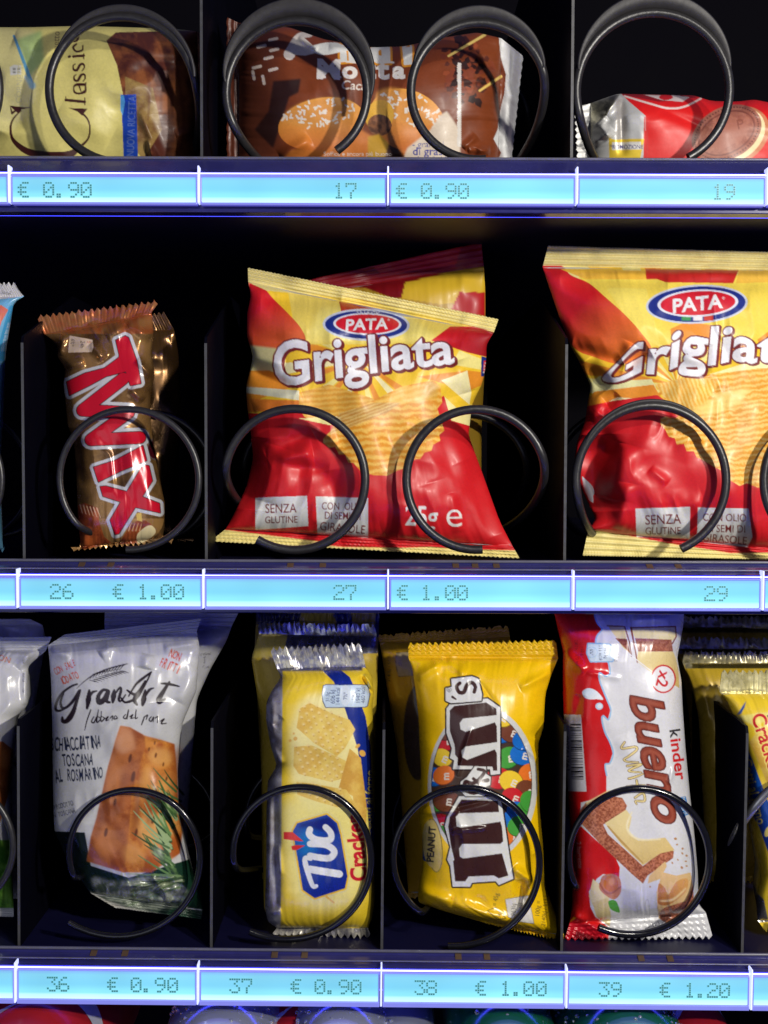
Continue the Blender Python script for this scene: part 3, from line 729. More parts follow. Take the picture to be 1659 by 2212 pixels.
A.shape([chip1], (232, 150, 28), tex=tex_ridges(A, -3, 34, (250, 200, 92), wob=0.25, grain=0.35, bend=-0.8))
A.poly([(860, 850), (1010, 780), (1150, 745), (1190, 770), (1180, 830), (1000, 860)], (238, 176, 50), tex=tex_ridges(A, -14, 30, (246, 196, 88), grain=0.4), soft=8)
A.poly([(690, 905), (860, 850), (1000, 850), (930, 900), (780, 960), (640, 1010)], (196, 140, 60), tex=tex_ridges(A, -20, 16, (226, 196, 120), grain=0.3), alpha=0.75, soft=5)
oval_logo(A, 825, 462, 205, 70, 1, 'SNACK')


def grig(A, f, h, xs=1.0):
    pl = A.textpolys('Grigliata', 0, 0, h, align='L', warp=f, bold=0.022, xs=xs); mk = A.cover(pl); k = A.o[2] / A.CELL
    g = A.grow(mk, 7 * k); o = int(round(9 * k))
    for j in range(0, o + 1): A.paint((g[0], g[1] + j, g[2] + int(j * 0.8)), MAROON)
    A.paint(g, MAROON); A.paint(mk, (236, 236, 240))


def warpA(X, Y):
    t = X / X.max(); a = math.radians(-9.0); s = 1.0 - 0.30 * t
    x = 362 + X / X.max() * 905; y = 772 - 150 * t + 30 * t * t + Y * s * 1.0
    return np.stack([x + Y * 0.06, y], 1)


grig(A, warpA, 232)


def quad_label(A, q, lines, col=MAROON):
    A.poly(q, (226, 226, 222))
    for t, x, y, h, xs, rot in lines: A.text(t, x, y, h, col, xs=xs, rot=rot, bold=0.006)


quad_label(A, [(272, 1325), (530, 1315), (537, 1466), (272, 1486)], [('SENZA', 400, 1376, 47, 0.8, -1), ('GLUTINE', 402, 1433, 36, 0.82, -1)])
quad_label(A, [(573, 1318), (835, 1326), (835, 1526), (708, 1510), (583, 1508)], [('CON  OLIO', 706, 1366, 38, 0.76, 1), ('DI SEMI DI', 708, 1414, 38, 0.78, 2), ('GIRASOLE', 708, 1474, 44, 0.84, 5)])
A.text('25g', 1102, 1412, 100, (238, 236, 232), bold=0.014, xs=0.84, rot=1); A.text('e', 1265, 1400, 140, (238, 236, 232), xs=1.05, bold=-0.008)
A.poly([(225, 160), (1500, 420), (1480, 505), (1400, 480), (800, 335), (330, 292), (225, 245)], CREAM)
A.poly([(0, 1470), (590, 1543), (640, 1563), (700, 1570), (1000, 1575), (1150, 1570), (1290, 1582), (1700, 1590), (1700, 1680), (0, 1680)], CREAM)
A.poly([(1400, 618), (1440, 630), (1425, 720), (1398, 720)], NAVY); A.poly([(1412, 640), (1440, 640), (1425, 710), (1408, 700)], (214, 50, 60)); A.text('PATA', 1420, 675, 18, WHITE, rot=-80)
A.speck(0.05, 2.5)
wrapper('crisp_bag', 'red and yellow crisp bag leaning with its cream top seal sloping down to the right', 'crisp bag', A, FA,
        [(235, 175, 1485, 432), (237, 248, 1462, 500), (252, 320, 1425, 560), (232, 400, 1425, 620), (230, 520, 1418, 690), (262, 620, 1402, 760), (226, 770, 1352, 860), (232, 870, 1342, 960), (250, 1000, 1335, 1010),
         (262, 1130, 1390, 1160), (225, 1280, 1440, 1300), (170, 1400, 1490, 1440), (128, 1478, 1555, 1566), (50, 1545, 1590, 1630)],
        F_soft, Y=0.052, bulge=0.021, lean=(0.012, -0.006), zig=(70, 2.2), ridges=(4, 0.0005, 'h'), wrinkle=(0.0022, 0.0018), seed=5, group=None, back=(190, 190, 195), puck=0.0004,
        creases=[(240, 1020, 215, 1380, 80, -0.010), (300, 330, 700, 350, 40, -0.004), (700, 350, 1300, 480, 40, -0.004), (260, 545, 900, 550, 34, -0.0035), (900, 550, 1300, 560, 30, -0.003), (330, 1135, 560, 1100, 40, 0.005), (330, 1140, 640, 1190, 30, -0.003), (560, 1000, 330, 1130, 36, -0.004), (640, 1190, 690, 1400, 36, -0.003),
                 (255, 620, 420, 660, 26, 0.004), (250, 690, 480, 790, 24, -0.004), (500, 790, 260, 880, 30, 0.003), (420, 1080, 330, 1350, 70, 0.004), (1280, 640, 1330, 800, 40, 0.004), (1330, 1130, 1500, 1500, 60, -0.003), (1150, 1250, 1250, 1560, 50, 0.002), (1250, 1300, 1290, 1500, 20, 0.002), (700, 1540, 900, 1480, 30, 0.002)])

# --- the one behind it
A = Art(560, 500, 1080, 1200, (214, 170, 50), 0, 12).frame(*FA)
A.poly([(500, 100), (1500, 0), (1500, 210), (820, 275), (500, 300)], DRED); A.poly([(860, 170), (1300, 70), (1270, 170), (900, 210)], (200, 24, 34))  # dark reds and brighter patches put shade and light into this print
A.poly([(800, 270), (1420, 170), (1420, 300), (1300, 310), (960, 330)], DRED); A.poly([(1020, 250), (1310, 185), (1420, 175), (1420, 330), (1200, 360), (1000, 330)], YEL, smooth=False)
A.poly([(1290, 300), (1420, 300), (1420, 420), (1250, 385)], RED)
wrapper('crisp_bag', 'dim red and yellow crisp bag standing behind the leaning one', 'crisp bag', A, FA,
        [(420, 260, 1400, 48), (430, 320, 1412, 175), (440, 420, 1420, 300), (460, 700, 1420, 600), (470, 1000, 1400, 1000), (450, 1400, 1400, 1400), (430, 1440, 1400, 1440)],
        F_soft, Y=0.105, bulge=0.014, zig=(60, 3), ridges=(4, 0.0004, 'h'), wrinkle=(0.003, 0.002), seed=6, step=3.5, back=(150, 150, 150))

# --- the big bag cut by the picture edge
FC = (1016.5, 501.5, 0.3873)
A = crisp_print(1160, 515, 1850, 1230, 21).frame(*FC)
burst(A, 1150, 850, 1300, [PALE, ORG, (250, 240, 170), YEL, ORG, PALE, YEL], -10, 215, 23)
A.poly([(600, 250), (2100, 230), (2100, 560), (1500, 620), (1300, 600), (1000, 640), (800, 420)], (248, 220, 84))
A.poly([(760, 318), (800, 310), (980, 315), (1010, 420), (1060, 640), (980, 600), (870, 470)], (250, 228, 100))
A.poly([(380, 185), (500, 185), (560, 240), (660, 285), (760, 370), (860, 460), (950, 560), (1005, 660), (860, 735), (700, 700), (540, 600)], RED, smooth=True, col2=(244, 130, 44), p0=(600, 420), p1=(880, 720))
A.poly([(500, 205), (985, 215), (1040, 262), (640, 262)], (244, 190, 60)); A.poly([(975, 205), (1495, 212), (1465, 285), (1090, 280), (1040, 262), (980, 262)], (200, 40, 34)); A.poly([(1495, 212), (2100, 215), (2100, 262), (1480, 285)], (240, 190, 70))
A.poly([(1115, 540), (1200, 500), (1365, 520), (1330, 600), (1180, 640), (1120, 600)], ORG)
A.poly([(1600, 600), (1680, 540), (1900, 500), (1900, 660), (1620, 660)], ORG)
oval_logo(A, 1262, 402, 272, 98, -3, None, True)
A.poly([(620, 890), (720, 800), (830, 830), (1010, 820), (1040, 880), (700, 900)], (240, 236, 170)); A.poly([(640, 950), (690, 890), (1020, 850), (1060, 920), (700, 1010)], ORG); A.poly([(640, 1060), (660, 1000), (820, 920), (1060, 940), (760, 1010)], (246, 238, 180))
A.poly([(500, 1000), (800, 940), (1040, 908), (1090, 940), (1130, 1010), (2200, 1400), (2200, 1850), (300, 1850), (300, 1000)], RED)
chip = [(1030, 850), (1200, 810), (1600, 760), (2000, 740), (2100, 1420), (1660, 1424), (1600, 1424), (1540, 1400), (1500, 1415), (1440, 1380), (1400, 1330), (1360, 1310), (1290, 1268), (1262, 1258), (1245, 1222), (1205, 1222), (1190, 1180), (1150, 1185), (1140, 1150), (1105, 1140), (1085, 1100), (1060, 1075), (1060, 1040), (1085, 1030), (1140, 1040), (1180, 1010), (1140, 960), (1080, 930)]
A.shape([chip], (236, 158, 34), tex=tex_ridges(A, -6, 30, (252, 208, 110), wob=0.3, grain=0.35, bend=-1.0))
A.poly([(1030, 850), (1200, 810), (1400, 830), (1300, 960), (1150, 1020), (1100, 940)], (246, 178, 58), tex=tex_ridges(A, 70, 22, (252, 214, 120), grain=0.3), soft=6)
A.poly([(1200, 1010), (1420, 890), (1560, 870), (1500, 960), (1340, 1020)], (252, 224, 130), soft=16, alpha=0.8)


def warpC(X, Y):
    t = X / X.max(); x = 720 + t * 1130; s0 = np.clip(0.42 + t * 3.4, 0, 1); Y = Y * s0 + 10 * np.sin(X / X.max() * 26); y = 850 - 118 * np.minimum(t, 0.45) / 0.45 - 20 * np.maximum(t - 0.45, 0) / 0.55 + Y * (0.75 + 0.35 * np.sin(np.clip(t * 1.1, 0, 1) * PI))
    return np.stack([x - Y * 0.10, y], 1)


grig(A, warpC, 205)
quad_label(A, [(920, 1542), (1225, 1532), (1222, 1712), (925, 1698)], [('SENZA', 1074, 1600, 56, 0.86, -2), ('GLUTINE', 1074, 1664, 42, 0.86, -1)])
quad_label(A, [(1268, 1535), (1550, 1542), (1572, 1700), (1545, 1756), (1400, 1742), (1263, 1724)], [('CON OLIO', 1417, 1590, 44, 0.82, 1), ('DI SEMI DI', 1420, 1652, 44, 0.84, 1), ('GIRASOLE', 1418, 1710, 46, 0.88, 5)])
A.text('25g', 1830, 1650, 90, WHITE, bold=0.012)
A.poly([(400, 60), (2200, 60), (2200, 215), (1700, 214), (900, 198), (500, 188), (395, 188)], CREAM)
A.poly([(500, 1640), (655, 1658), (870, 1690), (1100, 1735), (1300, 1765), (1450, 1790), (2200, 1780), (2200, 1900), (500, 1900)], CREAM)
A.speck(0.05, 2.5)
wrapper('crisp_bag', 'red and yellow crisp bag cut by the picture edge, its cream seal straight on top', 'crisp bag', A, FC,
        [(432, 74, 2020, 118), (402, 195, 2000, 214), (440, 310, 1990, 330), (505, 500, 1985, 500), (560, 640, 1985, 640), (615, 740, 1985, 760), (672, 860, 1985, 880), (655, 940, 1985, 960), (640, 1050, 1985, 1060), (590, 1180, 1985, 1200),
         (575, 1320, 1990, 1340), (640, 1480, 2000, 1500), (700, 1600, 2010, 1620), (655, 1665, 2020, 1792), (626, 1806, 2030, 1836)],
        F_soft, Y=0.052, bulge=0.023, lean=(0.010, -0.006), zig=(86, 1.6), ridges=(4, 0.0005, 'h'), wrinkle=(0.002, 0.0016), seed=8, back=(190, 190, 195), puck=0.0004,
        creases=[(680, 1130, 700, 1560, 100, -0.014), (500, 250, 1100, 290, 40, -0.004), (1100, 290, 1900, 280, 40, -0.004), (560, 640, 860, 740, 40, -0.006), (860, 740, 1000, 660, 36, -0.005), (900, 620, 840, 730, 26, 0.004), (640, 720, 760, 880, 40, -0.006), (760, 960, 660, 1030, 30, 0.004), (820, 900, 720, 1010, 24, -0.003),
                 (1180, 690, 1400, 760, 26, 0.003), (1330, 620, 1300, 800, 22, -0.003), (860, 1180, 780, 1480, 60, 0.007), (800, 1160, 720, 1480, 60, -0.006), (880, 1400, 830, 1660, 40, 0.004), (1000, 1320, 1100, 1400, 20, 0.0015), (1100, 1560, 1300, 1500, 40, 0.002), (700, 1060, 800, 1250, 40, -0.004)])
# ------------------------------------------------------------------ the bronze bar
FE = (0.0, 433.7, 0.3268)
BRZ = (206, 156, 92)
A = Art(60, 620, 400, 1215, BRZ, 0.55, 31).frame(*FE)
A.poly([(200, 600), (1100, 600), (1100, 900), (200, 900)], (196, 136, 80), metal=0.55, tex=tex_mottle(A, (206, 110, 60), 60, 0.7))
A.poly([(300, 880), (1150, 880), (1150, 1500), (300, 1500)], (200, 152, 92), metal=0.6, tex=tex_mottle(A, (120, 84, 50), 120, 0.6))
A.poly([(300, 1500), (1200, 1500), (1200, 2100), (300, 2100)], (190, 144, 84), metal=0.6, tex=tex_mottle(A, (110, 76, 44), 120, 0.6))
A.poly([(460, 890), (612, 918), (618, 970), (606, 1000), (450, 1004)], (226, 200, 170), metal=0)
A.text('5', 590, 935, 26, (190, 90, 60), rot=95); A.text('24h', 545, 950, 30, (80, 60, 50), rot=98, xs=0.8); A.text('6%*', 480, 938, 28, (60, 50, 45), rot=98, xs=0.8)
f = lambda pts: [(x, y + 1161) for x, y in pts]
A.poly(f([(515, 850), (560, 835), (650, 870), (655, 960), (690, 1060), (740, 1100), (640, 1125), (540, 1150), (510, 1000)]), (186, 92, 44), metal=0.1, tex=tex_mottle(A, (120, 50, 30), 60, 0.7))
for i in range(6): A.stroke(f([(530 + i * 22, 850 + i * 4), (545 + i * 24, 905 + i * 6)]), (8, 3), (236, 190, 150), metal=0)
A.poly(f([(850, 1000), (900, 955), (960, 950), (1000, 975), (1015, 1020), (910, 1105), (780, 1110)]), (176, 88, 44), metal=0.1, tex=tex_mottle(A, (120, 54, 34), 60, 0.6))
for i in range(4): A.stroke(f([(870 + i * 22, 965 + i * 3), (850 + i * 24, 1020)]), (4, 9), (226, 170, 120), metal=0)
A.poly(f([(910, 1040), (980, 985), (1020, 1000), (1025, 1040), (960, 1090), (910, 1100)]), (238, 220, 170), smooth=True, metal=0)
A.poly(f([(900, 905), (935, 900), (940, 960), (905, 950)]), (240, 200, 100), metal=0.3)
A.ell(1035, 1161 + 478, 62, 78, (110, 95, 95), metal=0.2); A.ell(1028, 1161 + 482, 50, 62, (70, 14, 24), metal=0.1); A.text('=', 1035, 1161 + 478, 60, (30, 12, 16), rot=90)
T = [(765, 922), (828, 893), (850, 905), (905, 1062), (932, 1208), (862, 1222), (832, 1128), (700, 1162), (590, 1222), (458, 1288), (440, 1197), (560, 1140), (690, 1106), (785, 1036), (788, 1020)]
Wp = A.strokepolys([(815, 1175), (545, 1385), (850, 1400), (600, 1580), (925, 1565)], (78, 78), smooth=False)
I = f([(618, 600), (760, 555), (945, 457), (970, 556), (800, 625), (650, 698)])
X = f([(960, 588), (985, 590), (1008, 690), (940, 795), (1055, 840), (1060, 902), (895, 865), (785, 1040), (760, 1046), (728, 950), (797, 830), (680, 792), (662, 728), (700, 725), (838, 762), (930, 610)])
tw = [A.cells(T), A.cells(I), A.cells(X)]
tw = [p if sum(p[i][0] * p[(i + 1) % len(p)][1] - p[(i + 1) % len(p)][0] * p[i][1] for i in range(len(p))) > 0 else p[::-1] for p in tw]
mk = A.cover(tw + Wp); k = A.o[2] / A.CELL
A.paint(A.grow(mk, 27 * k), (212, 212, 216), metal=0.15); A.paint(A.grow(mk, 5 * k), (40, 14, 18), metal=0); A.paint(mk, (210, 22, 46), metal=0.1)
wrapper('chocolate_bar', 'bronze foil chocolate bar with thick red letters running down it', 'chocolate bar', A, FE,
        [(247, 755, 1040, 655), (290, 878, 1002, 738), (385, 960, 1015, 860), (380, 1030, 1000, 1000), (432, 1110, 1012, 1150), (420, 1210, 990, 1260), (430, 1310, 985, 1360), (448, 1480, 1000, 1500), (490, 1600, 1020, 1640), (500, 1740, 1050, 1820), (508, 1900, 1085, 2000), (515, 2100, 1088, 2160), (535, 2290, 1075, 2225), (470, 2318, 1150, 2262)],
        F_foil, Y=0.040, bulge=0.013, lean=(0.012, -0.006), zig=(19, 9), ridges=(34, 0.00006, 'v'), wrinkle=(0.0015, 0.0022), seed=12, step=1.4, back=(90, 60, 30), pu=3.5, edge_smooth=5,
        creases=[(835, 820, 700, 900, 26, 0.003), (835, 820, 1000, 900, 26, 0.003), (1010, 1160, 900, 1050, 20, 0.003), (440, 1100, 560, 1060, 24, 0.003), (390, 1020, 430, 880, 20, 0.003), (600, 940, 690, 1050, 26, 0.003), (500, 1560, 545, 1900, 26, -0.002), (860, 1240, 950, 1320, 22, 0.003), (560, 2150, 560, 2300, 24, 0.003), (990, 1500, 1060, 2000, 24, -0.003)])
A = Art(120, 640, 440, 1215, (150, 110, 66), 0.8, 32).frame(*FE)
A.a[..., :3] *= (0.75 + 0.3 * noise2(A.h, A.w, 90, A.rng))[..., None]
wrapper('chocolate_bar', 'dim bronze chocolate bar standing behind the one with red letters', 'chocolate bar', A, FE,
        [(600, 780, 1095, 730), (620, 860, 1150, 850), (600, 1000, 1180, 1010), (580, 1400, 1200, 1410), (600, 1900, 1130, 1900), (620, 2200, 1170, 2230), (560, 2290, 1290, 2255)],
        F_foil, Y=0.085, bulge=0.010, lean=(0.0, -0.012), zig=(16, 9), ridges=(30, 0.00008, 'v'), wrinkle=(0.002, 0.004), seed=13, step=2, back=(90, 60, 30))

# pale blue wrapper at the left edge
A = Art(-160, 590, 70, 1215, (120, 186, 220), 0, 41).frame(*FE)
A.poly([(-500, 500), (200, 500), (200, 620), (100, 640), (0, 650), (-500, 640)], (206, 204, 198)); A.text('100g 180kJ  55,5kcal', -60, 600, 24, (90, 90, 100), rot=4)
A.poly([(-500, 690), (10, 690), (55, 720), (10, 800), (-20, 900), (-500, 900)], (226, 120, 90), smooth=False)
A.poly([(60, 700), (160, 640), (60, 1060), (0, 1060), (-10, 950)], (70, 160, 210))
for i in range(5): A.text('zucchero farina latte cacao', 30 + i * 12, 900, 13, (220, 235, 245), rot=-76)
wrapper('snack_wrapper', 'pale blue and white wrapper at the left picture edge', 'snack bar', A, FE,
        [(-480, 520, 108, 534), (-480, 640, 160, 632), (-470, 700, 92, 668), (-470, 1000, 30, 1000), (-470, 1800, -10, 1800), (-480, 2300, 20, 2300), (-480, 2330, 30, 2330)],
        F_gloss, Y=0.045, bulge=0.012, lean=(0.01, -0.006), zig=(18, 12), ridges=(40, 0.0002, 'v'), wrinkle=(0.001, 0.001), seed=14, back=(200, 200, 210))

# ------------------------------------------------------------------ white bread snack packs
FG = (0.0, 1308.0, 0.3268)
GREY = (208, 208, 206); INK = (40, 28, 34); INKB = (34, 42, 66)


def scribble(A, lines, col, w):
    for l in lines: A.stroke(l, w, col)


def caps_hand(A, t, x, y, h, rot, col, xs=0.62, w=0.02):
    """uneven hand lettering"""
    n = len(t); rr = random.Random(len(t) * 7); adv = h * xs * 0.98; c, s_ = math.cos(math.radians(rot)), math.sin(math.radians(rot)); cur = -n * adv / 2
    for i, ch in enumerate(t):
        if ch != ' ': A.text(ch, x + cur * c, y + cur * s_ + rr.uniform(-0.05, 0.05) * h, h * rr.uniform(0.9, 1.12), col, rot=rot + rr.uniform(-6, 6), xs=max(xs, 0.75) if ch == 'I' else xs, bold=w + 0.002)
        cur += adv * (0.62 if ch == 'I' else 1.25 if ch == 'M' else 1.0)


def bread_print(A, full=True):
    A.poly([(200, 60), (1700, 60), (1700, 190), (900, 262), (560, 300), (200, 330)], (176, 178, 184))
    A.a[..., :3] *= (1 + 0.03 * noise2(A.h, A.w, 40, A.rng))[..., None]
    A.poly([(300, 1490), (560, 1500), (600, 1720), (850, 1800), (1500, 1600), (1500, 2300), (200, 2300)], (20, 30, 28), col2=(26, 62, 44), p0=(500, 1600), p1=(1250, 2000)); A.poly([(620, 1800), (760, 1830), (1000, 1800), (1200, 1850), (1220, 1960), (1000, 2010), (760, 1960), (640, 1880)], (90, 104, 84), smooth=True, soft=24, metal=0.3, tex=tex_mottle(A, (190, 196, 180), 50, 1.0, ridged=True)); A.poly([(590, 1890), (700, 1950), (900, 2010), (1120, 2050), (1120, 2090), (800, 2050), (600, 1950)], (186, 184, 176), soft=8)
    crust = [(795, 795), (860, 805), (960, 860), (1060, 885), (1155, 915), (1172, 1100), (1180, 1300), (1225, 1340), (1190, 1640), (1000, 1765), (812, 1765), (740, 1740), (575, 1690), (600, 1530), (640, 1400), (715, 1060), (760, 900)]
    A.poly(crust, (220, 142, 62), tex=tex_mottle(A, (176, 90, 36), 80, 1.1, 0.15), soft=6)
    A.poly([(795, 795), (860, 805), (955, 865), (962, 930), (905, 1110), (870, 1250), (860, 1400), (825, 1765), (740, 1740), (575, 1690), (600, 1530), (640, 1400), (715, 1060)], (186, 108, 56), tex=tex_mottle(A, (150, 76, 36), 60, 0.9, 0.1), alpha=0.9, soft=5)
    A.poly([(800, 800), (860, 815), (900, 950), (800, 980), (760, 930)], (206, 140, 100), soft=20, alpha=0.8)
    for cx, cy, rx, ry, c in ((1060, 1000, 80, 60, (238, 176, 100)), (1090, 1220, 60, 110, (240, 176, 96)), (960, 1180, 40, 120, (236, 170, 90)), (1000, 1480, 90, 110, (238, 180, 104)), (1130, 1450, 40, 90, (232, 164, 88)), (830, 900, 60, 70, (214, 150, 104)), (760, 1180, 60, 130, (206, 130, 72)), (700, 1560, 70, 110, (206, 126, 66)), (880, 1640, 60, 70, (230, 160, 86)), (900, 1380, 30, 120, (140, 74, 34)), (990, 1380, 20, 90, (160, 84, 38)), (1160, 1080, 24, 160, (168, 90, 42)), (660, 1420, 20, 120, (130, 66, 34)), (800, 1250, 24, 160, (140, 72, 36)), (1040, 1330, 60, 20, (176, 96, 44)), (1060, 1640, 110, 26, (170, 92, 44)), (1100, 1120, 70, 16, (182, 102, 48))):
        A.ell(cx, cy, rx, ry, c, rot=10, soft=34, alpha=0.75)
    for cx, cy, r in ((860, 1010, 20), (985, 950, 10), (1023, 908, 9), (1030, 990, 12), (1100, 1145, 11), (880, 1130, 24), (980, 1270, 12), (1010, 1420, 16), (900, 1500, 18), (760, 1300, 18), (700, 1500, 20), (1080, 1050, 10), (1120, 1290, 12)):
        A.ell(cx, cy, r * 0.55, r * 1.5, (106, 54, 28), rot=12, soft=5)
    rr = random.Random(5)
    for i in range(64):       # rosemary
        t = i / 45; bx = 1180 - 40 * math.sin(t * 3) - 60 * rr.random(); by = 1790 - 420 * t * rr.uniform(0.7, 1)
        L = rr.uniform(140, 300); a = math.radians(rr.uniform(95, 152)); A.stroke([(bx, by), (bx + L * 0.5 * math.cos(a) - 8, by - L * 0.5 * math.sin(a)), (bx + L * math.cos(a), by - L * math.sin(a))], (16, 12, 4), rr.choice([(106, 142, 84), (76, 110, 62), (160, 184, 130), (48, 80, 44)]))
    for i in range(24):
        bx = 1180 + rr.uniform(-50, 40); by = 1800 + rr.uniform(-20, 60); L = rr.uniform(150, 380); a = math.radians(rr.uniform(165, 205))
        A.stroke([(bx, by), (bx + L * 0.5 * math.cos(a), by + 20 - L * 0.5 * math.sin(a)), (bx + L * math.cos(a), by + 50 - L * math.sin(a))], (12, 8, 3), rr.choice([(110, 140, 90), (160, 170, 140), (60, 84, 52), (40, 60, 40)]))
    if not full: return
    caps_hand(A, 'CON SALE', 436, 402, 48, -24, (214, 84, 40), 0.40, 0.014); caps_hand(A, 'IODATO', 472, 472, 54, -22, (214, 84, 40), 0.42, 0.016)
    caps_hand(A, 'NON', 1172, 330, 58, 22, (214, 84, 40), 0.46, 0.016); caps_hand(A, 'FRITTI', 1142, 404, 64, 24, (214, 84, 40), 0.42, 0.016)
    # brush lettering
    G = [[(510, 520), (470, 535), (410, 580), (375, 640), (370, 690), (410, 690), (470, 640), (520, 560)], [(420, 580), (400, 640), (420, 680), (480, 640), (530, 560)], [(530, 560), (505, 640), (480, 710), (445, 760), (415, 765), (412, 740)],
         [(590, 560), (585, 620), (575, 680)], [(585, 620), (610, 575), (640, 565)], [(715, 560), (680, 560), (650, 600), (655, 640), (690, 620), (715, 570), (705, 630), (725, 640)], [(755, 560), (745, 640)], [(750, 600), (790, 545), (800, 560), (785, 620), (800, 630), (830, 590)],
         [(800, 610), (830, 640), (900, 610), (960, 520), (1000, 440)], [(1000, 440), (960, 470), (900, 520), (850, 600)], [(960, 500), (930, 560), (890, 620), (905, 655)], [(840, 560), (880, 585), (925, 590)],
         [(960, 560), (950, 620), (942, 660)], [(955, 610), (985, 560), (1015, 545)], [(1120, 505), (1085, 560), (1050, 620), (1055, 640), (1090, 620)], [(1065, 515), (1120, 520), (1185, 535)]]
    for i, l in enumerate(G): A.stroke(l, (14, 38, 16) if i in (2, 3, 5, 6, 10, 12, 14) else (12, 20, 9), INK)
    # wheat ear
    A.stroke([(505, 550), (560, 500), (640, 450), (800, 420)], (3, 7, 3), INK)
    for i in range(11):
        t = i / 10; bx, by = 590 + 200 * t, 490 - 62 * t - 8 * math.sin(t * 3)
        A.stroke([(bx, by), (bx + 28, by - 34), (bx + 62, by - 44)], (2, 9, 1), INK); A.stroke([(bx, by + 4), (bx + 34, by + 10), (bx + 64, by + 20)], (2, 8, 1), INK)
    sc_ = [[(590, 720), (600, 690), (575, 760), (560, 825)], [(620, 735), (605, 765), (620, 775), (640, 735), (635, 770)], [(650, 690), (640, 770), (665, 750), (650, 735)], [(670, 700), (668, 765), (690, 745), (675, 735)], [(695, 750), (715, 735), (700, 760), (720, 755)], [(728, 745), (745, 730), (740, 760)], [(760, 730), (752, 750), (775, 745), (765, 728)],
           [(830, 720), (815, 740), (835, 745), (850, 690), (840, 750)], [(858, 735), (878, 722), (865, 745), (885, 742)], [(900, 690), (895, 745), (910, 740)], [(955, 735), (935, 790)], [(950, 740), (975, 725), (965, 755)], [(1000, 735), (985, 755), (1000, 765), (1015, 738), (1012, 768)], [(1025, 745), (1045, 735), (1040, 775)], [(1060, 765), (1085, 750), (1065, 780), (1100, 778)]]
    for l in sc_: A.stroke(l, (7, 10, 6), INK)
    caps_hand(A, 'SCHIACCIATINA', 530, 905, 86, -4, INKB, 0.335, 0.02); caps_hand(A, 'TOSCANA', 528, 1018, 80, -2, INKB, 0.38, 0.02); caps_hand(A, 'AL ROSMARINO', 536, 1114, 80, -4, INKB, 0.34, 0.02)
    caps_hand(A, 'PRODOTTO', 425, 1318, 34, -14, INKB, 0.5, 0.002); caps_hand(A, 'IN TOSCANA', 430, 1370, 34, -14, INKB, 0.5, 0.002)


A = Art(90, 1320, 460, 2010, GREY, 0, 51).frame(*FG); bread_print(A); A.speck(0.03)
wrapper('snack_pack', 'white bread snack pack with brush lettering and a rosemary sprig, in front', 'snack pack', A, FG,
        [(425, 190, 1332, 82), (316, 264, 1300, 170), (325, 340, 1322, 292), (338, 500, 1306, 440), (342, 640, 1300, 560), (346, 900, 1205, 780), (350, 1200, 1175, 1100), (355, 1400, 1180, 1400), (362, 1500, 1230, 1600), (450, 1690, 1270, 1750), (560, 1850, 1330, 1900), (597, 1900, 1340, 2010), (760, 2000, 1330, 2075)],
        F_gloss, Y=0.046, bulge=0.016, lean=(0.004, -0.012), zig=(30, 1), ridges=(4, 0.0006, 'h'), wrinkle=(0.0012, 0.0014), seed=15, step=1.6, back=(190, 190, 190), pu=3,
        creases=[(1310, 250, 1080, 280, 24, 0.003), (1310, 420, 1180, 640, 40, 0.003), (980, 320, 960, 420, 34, 0.0035), (1040, 640, 1050, 900, 40, 0.002), (330, 300, 470, 330, 26, 0.003), (660, 330, 760, 260, 30, 0.003), (800, 1850, 1200, 1880, 18, 0.003), (850, 1900, 1150, 1830, 14, -0.003), (950, 1950, 1250, 1960, 20, 0.003), (1000, 1780, 1120, 1950, 16, 0.003)])
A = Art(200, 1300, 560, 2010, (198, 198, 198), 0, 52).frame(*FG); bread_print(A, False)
A.text('Ingredienti', 1352, 320, 18, (70, 70, 75), rot=-4, xs=0.8); A.text('farina', 1355, 360, 16, (70, 70, 75), rot=90); A.text('Cod.', 1362, 405, 18, (60, 60, 65))
wrapper('snack_pack', 'dim white bread snack pack half hidden behind the one with brush lettering', 'snack pack', A, FG,
        [(694, 20, 1590, 20), (690, 130, 1530, 140), (700, 220, 1500, 230), (720, 500, 1390, 420), (720, 700, 1300, 620), (720, 1400, 1240, 1400), (720, 1800, 1240, 1800), (700, 1840, 1260, 1840)],
        F_gloss, Y=0.078, bulge=0.014, lean=(0.0, -0.015), zig=(30, 1), ridges=(4, 0.0008, 'h'), wrinkle=(0.002, 0.002), seed=16, step=2.4, back=(190, 190, 190))
A = Art(-200, 1330, 130, 2010, GREY, 0, 53).frame(*FG)
A.a[..., :3] *= 1.0
A.poly([(-400, 900), (20, 900), (95, 960), (70, 1200), (-20, 1500), (-400, 1500)], (206, 124, 60), tex=tex_mottle(A, (170, 90, 40), 60, 0.8)); A.poly([(-400, 1550), (100, 1550), (100, 2000), (-400, 2000)], (70, 130, 40), tex=tex_mottle(A, (130, 190, 70), 50, 0.9))
A.text('NON', 10, 345, 40, (224, 120, 50), rot=18); 
for y in (370, 460, 490, 560): A.text('ital', 158, y, 18, (60, 60, 65), rot=90)
A.poly([(-400, 180), (345, 180), (300, 260), (0, 280), (-400, 280)], (186, 188, 194))
